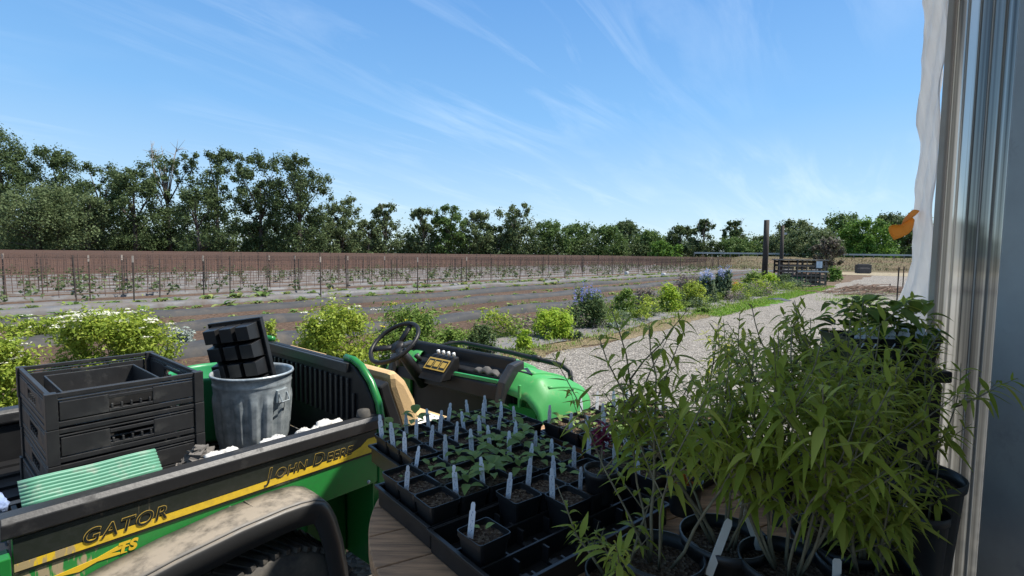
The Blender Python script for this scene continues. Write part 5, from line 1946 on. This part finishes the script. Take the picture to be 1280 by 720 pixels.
def make_pot(a, b, size_idx, where):
    loc = T(a, b, ZP)
    rz = TRAYROT + rnd.uniform(-0.05, 0.05)
    nm = 'potted_seedling' if size_idx is not None else 'soil_pot'
    word = 'bare soil' if size_idx is None else ['a tiny seedling', 'a small seedling', 'a leafy seedling', 'a large leafy seedling', 'a broad-leaved seedling', 'a small sprout'][size_idx]
    root = thing(nm, loc, rz, 'black square pot with %s, %s' % (word, where), 'potted plant', 'square pots in the nursery flats')
    if not used['pot']:
        used['pot'] = True
        pot_me.parent = root
        soil_me[0].parent = root
    else:
        p_ = pot_me.copy()
        COL.objects.link(p_)
        p_.parent = root
        s_ = soil_me[rnd.randrange(3)].copy()
        COL.objects.link(s_)
        s_.parent = root
    if size_idx is not None:
        lf = bpy.data.objects.new('leaf_cluster', seed_me[size_idx])
        COL.objects.link(lf)
        lf.parent = root
        lf.rotation_euler = (0, 0, rnd.random() * 6.28)
        k = rnd.uniform(0.85, 1.15)
        lf.scale = (k, k, k)
    return loc


def make_label(loc, where):
    o = label0 if not used['label'] else label0.copy()
    if used['label']:
        COL.objects.link(o)
    used['label'] = True
    d = T(1, 0) - T(0, 0)
    off = T(rnd.uniform(-0.036, -0.026), rnd.uniform(0.0, 0.034))
    o.location = loc + Vector((off.x, off.y, 0.082))
    o.rotation_euler = (R(rnd.uniform(-9, 9)), R(rnd.uniform(-7, 7)), R(rnd.uniform(-25, 25)) + 0.15)
    k = rnd.uniform(0.78, 0.98)
    o.scale = (k, k, k)
    tag(o, 'white printed plant label, %s' % where, 'plant label', 'plant labels in the pots')


first = True
FL = [  # a0, b0, description, filling function
    (0.625, 0.752, 'near flat'),
    (0.630, 1.050, 'left-edge flat'),
    (0.745, 1.348, 'far-left flat'),
    (0.900, 1.640, 'seat flat'),
    (1.195, 0.80, 'herb-side flat'),
    (1.300, 1.090, 'gravel-side flat'),
    (1.470, 1.575, 'far right flat near the fender'),
]
near_full = {(0, 1): 0, (3, 1): None, (2, 2): None, (3, 2): None, (4, 2): 5, (5, 2): 0, (4, 1): None}
for fi, (a0, b0, desc) in enumerate(FL):
    if fi in (3, 6):
        continue
    o = flat0 if first else flat0.copy()
    if not first:
        COL.objects.link(o)
    first = False
    o.location = T(a0, b0, ZT + 0.001)
    o.rotation_euler = (0, 0, TRAYROT)
    tag(o, {0: 'half-empty black nursery flat nearest the camera on the reel table', 1: 'black nursery flat full of pots at the left table edge',
            2: 'black nursery flat one behind the left-edge flat', 3: 'black nursery flat at the far edge of the table by the vehicle seat',
            4: 'black nursery flat under the tall herbs', 5: 'black nursery flat at the far table edge toward the gravel'}[fi], 'nursery flat', 'nursery flats on the reel table')
    for i in range(6):
        for j in range(3):
            if fi == 0 and (i, j) not in near_full:
                continue
            if fi in (4, 5) and rnd.random() < 0.12:
                continue
            where = '%s row, %s from left, %s' % (frows[j], ordw[i], desc)
            if fi == 0:
                si = near_full[(i, j)]
            elif fi == 1:
                si = [[None, 1, 0], [3, 2, 1], [4, 3, 2], [3, 4, 2], [2, 3, 4], [1, 2, 3]][i][j]
                if (i, j) in ((0, 0), (0, 1)):
                    si = None
            elif fi == 3:
                si = rnd.choice([3, 4, 2, 4, 1])
            else:
                si = rnd.choice([None, 0, 0, 1, 1, 2, 5, 5]) if j < 2 else rnd.choice([1, 2, 3, 5])
            loc = make_pot(a0 + 0.006 + (i + 0.5) * PITCHC, b0 + 0.006 + (j + 0.5) * PITCHC, si, where)
            if rnd.random() < (0.86 if fi < 4 else 0.75):
                make_label(loc, where)
for o in soil_me[1:]:
    bpy.data.objects.remove(o)

# ------------------------------------------------------------------ tall potted herbs
def round_pot(r, h):
    b = MB()
    b.lathe([(0, 0.0), (r * 0.78, 0.0), (r * 0.8, 0.006), (r * 0.97, h - 0.022), (r * 1.02, h - 0.02), (r * 1.03, h), (r * 0.985, h), (r * 0.955, h - 0.024), (r * 0.9, h * 0.6)], 32)
    return b


def herb(px, py, top, r, ph, seed, label, nst=9, spread=0.20, leaf='leaf_herb', ll=0.050, z=ZT, wl=0.215, pos=None, lean=0.0):
    """pot whose rim centre is seen at px,py; the plant reaches up to the height seen at top"""
    rg = np.random.default_rng(seed)
    c = pos if pos is not None else on(px, py, z + ph)
    root = thing('potted_herb', (c.x, c.y, z), rg.random() * 0.3, label, 'potted plant', 'tall potted herbs at the right of the table')
    round_pot(r, ph).build('pot', 'pot_plastic', root, smooth=True)
    b = MB()
    b.disc(r * 0.93, ph - 0.028, 28, bump=0.006)
    b.build('soil', 'potting_soil', root)
    tz = at(px, top, c.y).z - z
    Hh = (tz - (ph - 0.03)) * 1.06
    sb_ = MB()
    Ps, Ds, Ls, Ws, Dr = [], [], [], [], []
    def stem(p0, d0, length, rad, first_leaf, depth):
        pts = [Vector(p0)]
        d = Vector(d0).normalized()
        n = max(4, int(length / 0.05))
        for i in range(n):
            d = (d + Vector((rg.normal() * 0.10, rg.normal() * 0.10, 0.07 + rg.normal() * 0.05))).normalized()
            pts.append(pts[-1] + d * (length / n))
        m_ = len(pts)
        sb_.tube(pts, [rad * (1 - 0.72 * i / (m_ - 1)) for i in range(m_)], 5)
        # whorls of leaves
        acc = 0.0
        step = 0.024
        a0 = rg.random() * 6
        tot = length
        while acc < tot:
            f = acc / tot
            if f > first_leaf:
                k = f * (m_ - 1)
                i = min(m_ - 2, int(k))
                p = pts[i].lerp(pts[i + 1], k - i)
                ax = (pts[i + 1] - pts[i]).normalized()
                e1 = ax.orthogonal().normalized()
                e2 = ax.cross(e1)
                size = (0.62 + 0.5 * math.sin(min(1, (f - first_leaf) / (1.02 - first_leaf)) * math.pi * 0.9 + 0.25)) * ll
                for w_ in range(3):
                    if rg.random() < 0.14:
                        continue
                    a = a0 + w_ * 2.094 + rg.normal() * 0.2
                    dv = e1 * math.cos(a) + e2 * math.sin(a) + ax * (0.35 + 0.7 * max(0, f - 0.75) * 4) + Vector((0, 0, 0.1 * rg.normal()))
                    dv.normalize()
                    Ps.append(p); Ds.append(dv)
                    L_ = size * rg.uniform(0.5, 1.3)
                    Ls.append(L_); Ws.append(L_ * wl * rg.uniform(0.7, 1.3)); Dr.append(rg.uniform(0.0, 0.95))
                a0 += 1.05
            acc += step * rg.uniform(0.8, 1.25)
        if depth > 0:
            for _ in range(rg.integers(3, 6)):
                i = rg.integers(int(m_ * 0.3), max(int(m_ * 0.3) + 1, int(m_ * 0.75)))
                a = rg.random() * 6.28
                dd = Vector((math.cos(a) * 0.8, math.sin(a) * 0.8, 0.75))
                stem(pts[i], dd, length * rg.uniform(0.25, 0.42), rad * 0.55, 0.2, depth - 1)
    for i in range(max(2, nst - 2)):
        a = rg.random() * 6.28
        k = rg.uniform(0.2, 1.0) * spread
        dirv = Vector((math.cos(a) * k / 0.3 + lean, math.sin(a) * k / 0.3, 1.0))
        ln = Hh * rg.uniform(0.66, 1.0) * (1.0 if i else 1.04)
        stem((math.cos(a) * 0.02, math.sin(a) * 0.02, ph - 0.03), dirv, ln, rg.uniform(0.0026, 0.0042), rg.uniform(0.38, 0.62), 1)
    sb_.build('stem', 'stem', root, smooth=True)
    P_ = np.array([list(p) for p in Ps])
    D_ = np.array([list(p) for p in Ds])
    V, Q = lance_leaves(P_, D_, np.array(Ls), np.array(Ws), np.array(Dr), 5)
    me = np_mesh('foliage', V, Q)
    me.polygons.foreach_set('use_smooth', [True] * len(me.polygons))
    finish('foliage', me, leaf, root)
    return root, c


herb(826, 690, 400, 0.085, 0.13, 301, 'tall leggy herb with bare lower stems, nearest the square pots', 8, 0.17)
herb(905, 668, 372, 0.088, 0.14, 302, 'tall herb in the round pot holding a white blank tag', 11, 0.17)
herb(985, 700, 420, 0.088, 0.14, 303, 'herb in the nearest round pot at the bottom edge', 13, 0.18)
herb(1048, 668, 405, 0.09, 0.14, 304, 'bushy herb in the round pot left of the wall pots', 15, 0.19)
herb(965, 560, 385, 0.09, 0.15, 305, 'tall herb standing behind the white-tagged pot', 12, 0.16)
herb(1040, 590, 372, 0.09, 0.15, 306, 'tall herb behind the bushy herb, reaching the height of the film', 16, 0.17)
herb(1082, 700, 560, 0.085, 0.14, 308, 'lower bushy herb at the bottom edge next to the wall', 11, 0.12, leaf='leaf_herb_pale')
herb(1108, 540, 395, 0.085, 0.235, 307, 'herb on the bench with leaves touching the ribbed wall', 14, 0.16, z=ZB)
herb(1140, 588, 450, 0.105, 0.28, 309, 'large black pot with a thin herb right against the ribbed wall', 7, 0.09, z=ZB)
herb(1150, 636, 575, 0.055, 0.23, 310, 'small black pot with a short sprig and white tag at the wall', 4, 0.04, ll=0.04, z=ZB)
herb(900, 520, 395, 0.08, 0.13, 311, 'slender herb at the back of the table against the gravel', 6, 0.14)
herb(770, 712, 560, 0.06, 0.10, 312, 'low sprawling herb whose pot touches the half-empty flat', 5, 0.26, leaf='leaf_herb_pale', ll=0.042, lean=-0.4)

# red-leaved potted plant and tags among the herbs
rg = np.random.default_rng(55)
for (px, py, dep, mat_, lab, n_) in ((752, 548, 1.36, 'leaf_red', 'small potted plant with dark crimson leaves among the green herbs', 60), (856, 606, 1.3, 'leaf_orange', 'small potted plant with orange-red leaves under the tall herbs', 40)):
    c = at(px, py, dep)
    root = thing('red_leaved_plant', (c.x, c.y, ZT + 0.06), 0, lab, 'potted plant')
    round_pot(0.045, 0.09).build('pot', 'pot_plastic', root, smooth=True)
    b_ = MB()
    b_.disc(0.041, 0.074, 20, bump=0.004)
    b_.build('soil', 'potting_soil', root)
    hz = c.z - (ZT + 0.06)
    a = rg.random(n_) * 6.28
    el = rg.uniform(-0.2, 1.2, n_)
    D_ = np.stack([np.cos(a) * np.cos(el), np.sin(a) * np.cos(el), np.sin(el)], axis=1)
    Pp = np.stack([rg.normal(size=n_) * 0.008, rg.normal(size=n_) * 0.008, np.maximum(0.08, hz + rg.normal(size=n_) * 0.018)], axis=1)
    V, Q = lance_leaves(Pp, D_, 0.04 * rg.uniform(0.6, 1.1, n_), 0.011 * np.ones(n_), np.full(n_, 0.4), 4)
    finish('foliage', np_mesh('foliage', V, Q), mat_, root)
    b_ = MB()
    b_.tube([(0, 0, 0.07), (0.004, 0, max(0.1, hz))], [0.003, 0.002], 6)
    b_.build('stem', 'stem', root)


def blank_tag(px, py, dep, ln, wd, tilt, label, mat='white_board', yaw=0.1):
    c = at(px, py, dep)
    b = MB()
    b.prism([(-wd / 2, -ln / 2), (wd / 2, -ln / 2), (wd / 2, ln * 0.42), (wd * 0.3, ln / 2), (-wd * 0.3, ln / 2), (-wd / 2, ln * 0.42)], 'y', -0.0006, 0.0006)
    o = b.build('blank_tag', mat)
    o.matrix_world = Matrix.Translation(c) @ Matrix.Rotation(yaw, 4, 'Z') @ Matrix.Rotation(R(tilt), 4, 'Y') @ Matrix.Rotation(R(-12), 4, 'X')
    tag(o, label, 'plant label', 'blank tags in the herb pots')


blank_tag(899, 684, 0.98, 0.115, 0.018, 28, 'blank white tag leaning in the round pot between bare herb stems')
blank_tag(937, 655, 1.05, 0.12, 0.013, -18, 'narrow pale tag leaning left in the round herb pot')
blank_tag(973, 634, 1.12, 0.085, 0.026, 10, 'wide dusty grey tag in a shaded herb pot', 'grey_foam')
blank_tag(1166, 618, 1.18, 0.05, 0.012, 40, 'small white tag tilted in the small wall pot')
blank_tag(1132, 637, 1.1, 0.03, 0.012, 8, 'tiny white tag at the rim of the lower bushy herb')
blank_tag(1046, 716, 0.92, 0.05, 0.018, 8, 'white tag tip at the bottom edge below the herbs')

# tote with a flat of broad-leaved plants at the far end of the bench
tp = at(1096, 438, 1.72)
tote = thing('plastic_tote', (tp.x, tp.y, 0.0), 0, 'tall black plastic tote at the greenhouse corner carrying a flat of plants', 'tote')
b_ = MB()
zt_ = tp.z - 0.045
b_.prism([(-0.15, -0.10), (0.15, -0.10), (0.15, 0.10), (-0.15, 0.10)], 'z', 0, zt_ - 0.04)
b_.build('tote_body', 'black_plastic', tote, bevel=0.01)
b_ = MB()
b_.box(-0.165, 0.165, -0.115, 0.115, zt_ - 0.038, zt_)
b_.build('tote_lid', 'black_plastic', tote, bevel=0.006)
gx = 0
for i, (dx, dy) in enumerate([(-0.10, -0.05), (0.0, -0.05), (0.10, -0.05), (-0.10, 0.05), (0.0, 0.05), (0.10, 0.05)]):
    root = thing('broad_leaved_plant', (tp.x + dx, tp.y + dy, zt_ + 0.001), 0, 'broad-leaved plant in a black pot on the tote, %s, %s row' % (['left', 'middle', 'right'][i % 3], 'front' if i < 3 else 'back'), 'potted plant', 'broad-leaved plants on the tote')
    p_ = pot_me.copy()
    COL.objects.link(p_)
    p_.parent = root
    s_ = soil_me[0].copy()
    COL.objects.link(s_)
    s_.parent = root
    n_ = 26
    a = rg.random(n_) * 6.28
    el = rg.uniform(-0.1, 1.0, n_)
    D_ = np.stack([np.cos(a) * np.cos(el), np.sin(a) * np.cos(el), np.sin(el)], axis=1)
    Pp = D_ * 0.02 + np.stack([np.zeros(n_), np.zeros(n_), rg.uniform(0.10, 0.20, n_)], axis=1)
    L_ = 0.085 * rg.uniform(0.6, 1.15, n_)
    V, Q = lance_leaves(Pp, D_, L_, L_ * 0.5, rg.uniform(0.3, 0.8, n_), 5)
    me = np_mesh('foliage', V, Q)
    me.polygons.foreach_set('use_smooth', [True] * len(me.polygons))
    finish('foliage', me, 'leaf_shrub', root)
    if i < 3:
        for kx in (-0.022, 0.018):
            o = label0.copy()
            COL.objects.link(o)
            o.location = (tp.x + dx + kx, tp.y + dy - 0.036, zt_ + 0.08)
            o.rotation_euler = (R(rnd.uniform(-12, 2)), R(rnd.uniform(-8, 8)), R(rnd.uniform(-10, 10)) - 0.5)
            o.scale = (1.9, 1, 0.62)
            tag(o, 'wide white printed label, %s of the %s front pot on the tote' % ('left' if kx < 0 else 'right', ['left', 'middle', 'right'][i]), 'plant label', 'labels on the tote pots')

# ------------------------------------------------------------------ sky, sun, camera
SUN_EL, SUN_AZ = R(60), R(84)           # azimuth clockwise from +Y
wd_ = bpy.data.worlds.new('World')
scene.world = wd_
wd_.use_nodes = True
nt = wd_.node_tree
nt.nodes.clear()
out = nt.nodes.new('ShaderNodeOutputWorld')
bg = nt.nodes.new('ShaderNodeBackground')
sky = nt.nodes.new('ShaderNodeTexSky')
sky.sky_type = 'NISHITA'
sky.sun_disc = False
sky.sun_elevation = SUN_EL
sky.sun_rotation = SUN_AZ
sky.altitude = 200
sky.air_density = 1.0
sky.dust_density = 0.25
sky.ozone_density = 3.0
tc = N(nt, 'ShaderNodeTexCoord')
# cirrus: direction projected on a plane overhead
sx = N(nt, 'ShaderNodeSeparateXYZ')
nt.links.new(tc.outputs['Generated'], sx.inputs[0])
az = N(nt, 'ShaderNodeMath', operation='ADD')
az.inputs[1].default_value = 0.16
nt.links.new(sx.outputs['Z'], az.inputs[0])
dx_ = N(nt, 'ShaderNodeMath', operation='DIVIDE')
nt.links.new(sx.outputs['X'], dx_.inputs[0]); nt.links.new(az.outputs[0], dx_.inputs[1])
dy_ = N(nt, 'ShaderNodeMath', operation='DIVIDE')
nt.links.new(sx.outputs['Y'], dy_.inputs[0]); nt.links.new(az.outputs[0], dy_.inputs[1])
cb = N(nt, 'ShaderNodeCombineXYZ')
nt.links.new(dx_.outputs[0], cb.inputs[0]); nt.links.new(dy_.outputs[0], cb.inputs[1])
mp = N(nt, 'ShaderNodeMapping')
mp0 = N(nt, 'ShaderNodeMapping')
mp0.inputs['Rotation'].default_value = (0, 0, R(-52))
nt.links.new(cb.outputs[0], mp0.inputs['Vector'])
mp.inputs['Scale'].default_value = (0.5, 2.3, 1)
mp.inputs['Location'].default_value = (0.3, 1.7, 0)
nt.links.new(mp0.outputs[0], mp.inputs['Vector'])
n1 = noise(nt, mp.outputs['Vector'], 1.6, 9, 0.62, 0.7)
r1_ = ramp(nt, n1.outputs['Fac'], [(0.46, (0, 0, 0)), (0.76, (1, 1, 1))])
n2 = noise(nt, cb.outputs[0], 0.75, 3, 0.5, 0.2)
r2_ = ramp(nt, n2.outputs['Fac'], [(0.36, (0, 0, 0)), (0.62, (1, 1, 1))])
mu = N(nt, 'ShaderNodeMath', operation='MULTIPLY')
nt.links.new(r1_.outputs['Color'], mu.inputs[0]); nt.links.new(r2_.outputs['Color'], mu.inputs[1])
mu2 = N(nt, 'ShaderNodeMath', operation='MULTIPLY')
mu2.inputs[1].default_value = 0.4
nt.links.new(mu.outputs[0], mu2.inputs[0])
grad = ramp(nt, sx.outputs['Z'], [(0.0, (0.36, 0.475, 0.555)), (0.07, (0.285, 0.43, 0.56)), (0.25, (0.135, 0.32, 0.57)), (0.46, (0.075, 0.225, 0.50)), (0.68, (0.17, 0.25, 0.37)), (1.0, (0.24, 0.28, 0.33))])
gs = N(nt, 'ShaderNodeVectorMath', operation='SCALE')
gs.inputs['Scale'].default_value = 9.2
nt.links.new(grad.outputs['Color'], gs.inputs[0])
base_sky = mixc(nt, 0.75, sky.outputs['Color'], gs.outputs['Vector'])
cl = mixc(nt, mu2.outputs[0], base_sky, (5.4, 6.2, 7.0))
nt.links.new(cl, bg.inputs['Color'])
bg.inputs['Strength'].default_value = 0.10
nt.links.new(bg.outputs[0], out.inputs[0])

sl = bpy.data.lights.new('sun', 'SUN')
sl.energy = 4.0
sl.angle = R(0.53)
sl.color = (1.0, 0.95, 0.87)
so = bpy.data.objects.new('sun', sl)
COL.objects.link(so)
sd = Vector((math.cos(SUN_EL) * math.sin(SUN_AZ), math.cos(SUN_EL) * math.cos(SUN_AZ), math.sin(SUN_EL)))
so.rotation_euler = sd.to_track_quat('Z', 'Y').to_euler()
so.location = sd * 50

cam = bpy.data.cameras.new('camera')
cam.sensor_width = 36
cam.lens = 36 * F / 1280
cam.clip_start = 0.02
cam.clip_end = 3000
co = bpy.data.objects.new('camera', cam)
COL.objects.link(co)
c, s = math.cos(ROLL), math.sin(ROLL)
r0, u0 = Vector((1, 0, 0)), Vector((0, math.sin(PITCH), math.cos(PITCH)))
fw = Vector((0, math.cos(PITCH), -math.sin(PITCH)))
rt = r0 * c + u0 * s
up = u0 * c - r0 * s
mw = Matrix((rt, up, -fw)).transposed().to_4x4()
mw.translation = (0, 0, H)
co.matrix_world = mw
scene.camera = co

scene.view_settings.view_transform = 'Standard'
scene.view_settings.look = 'None'
scene.view_settings.exposure = 0.9
scene.view_settings.gamma = 1.0
scene.cycles.max_bounces = 8
scene.cycles.diffuse_bounces = 4
scene.cycles.transmission_bounces = 6
scene.cycles.use_denoising = True
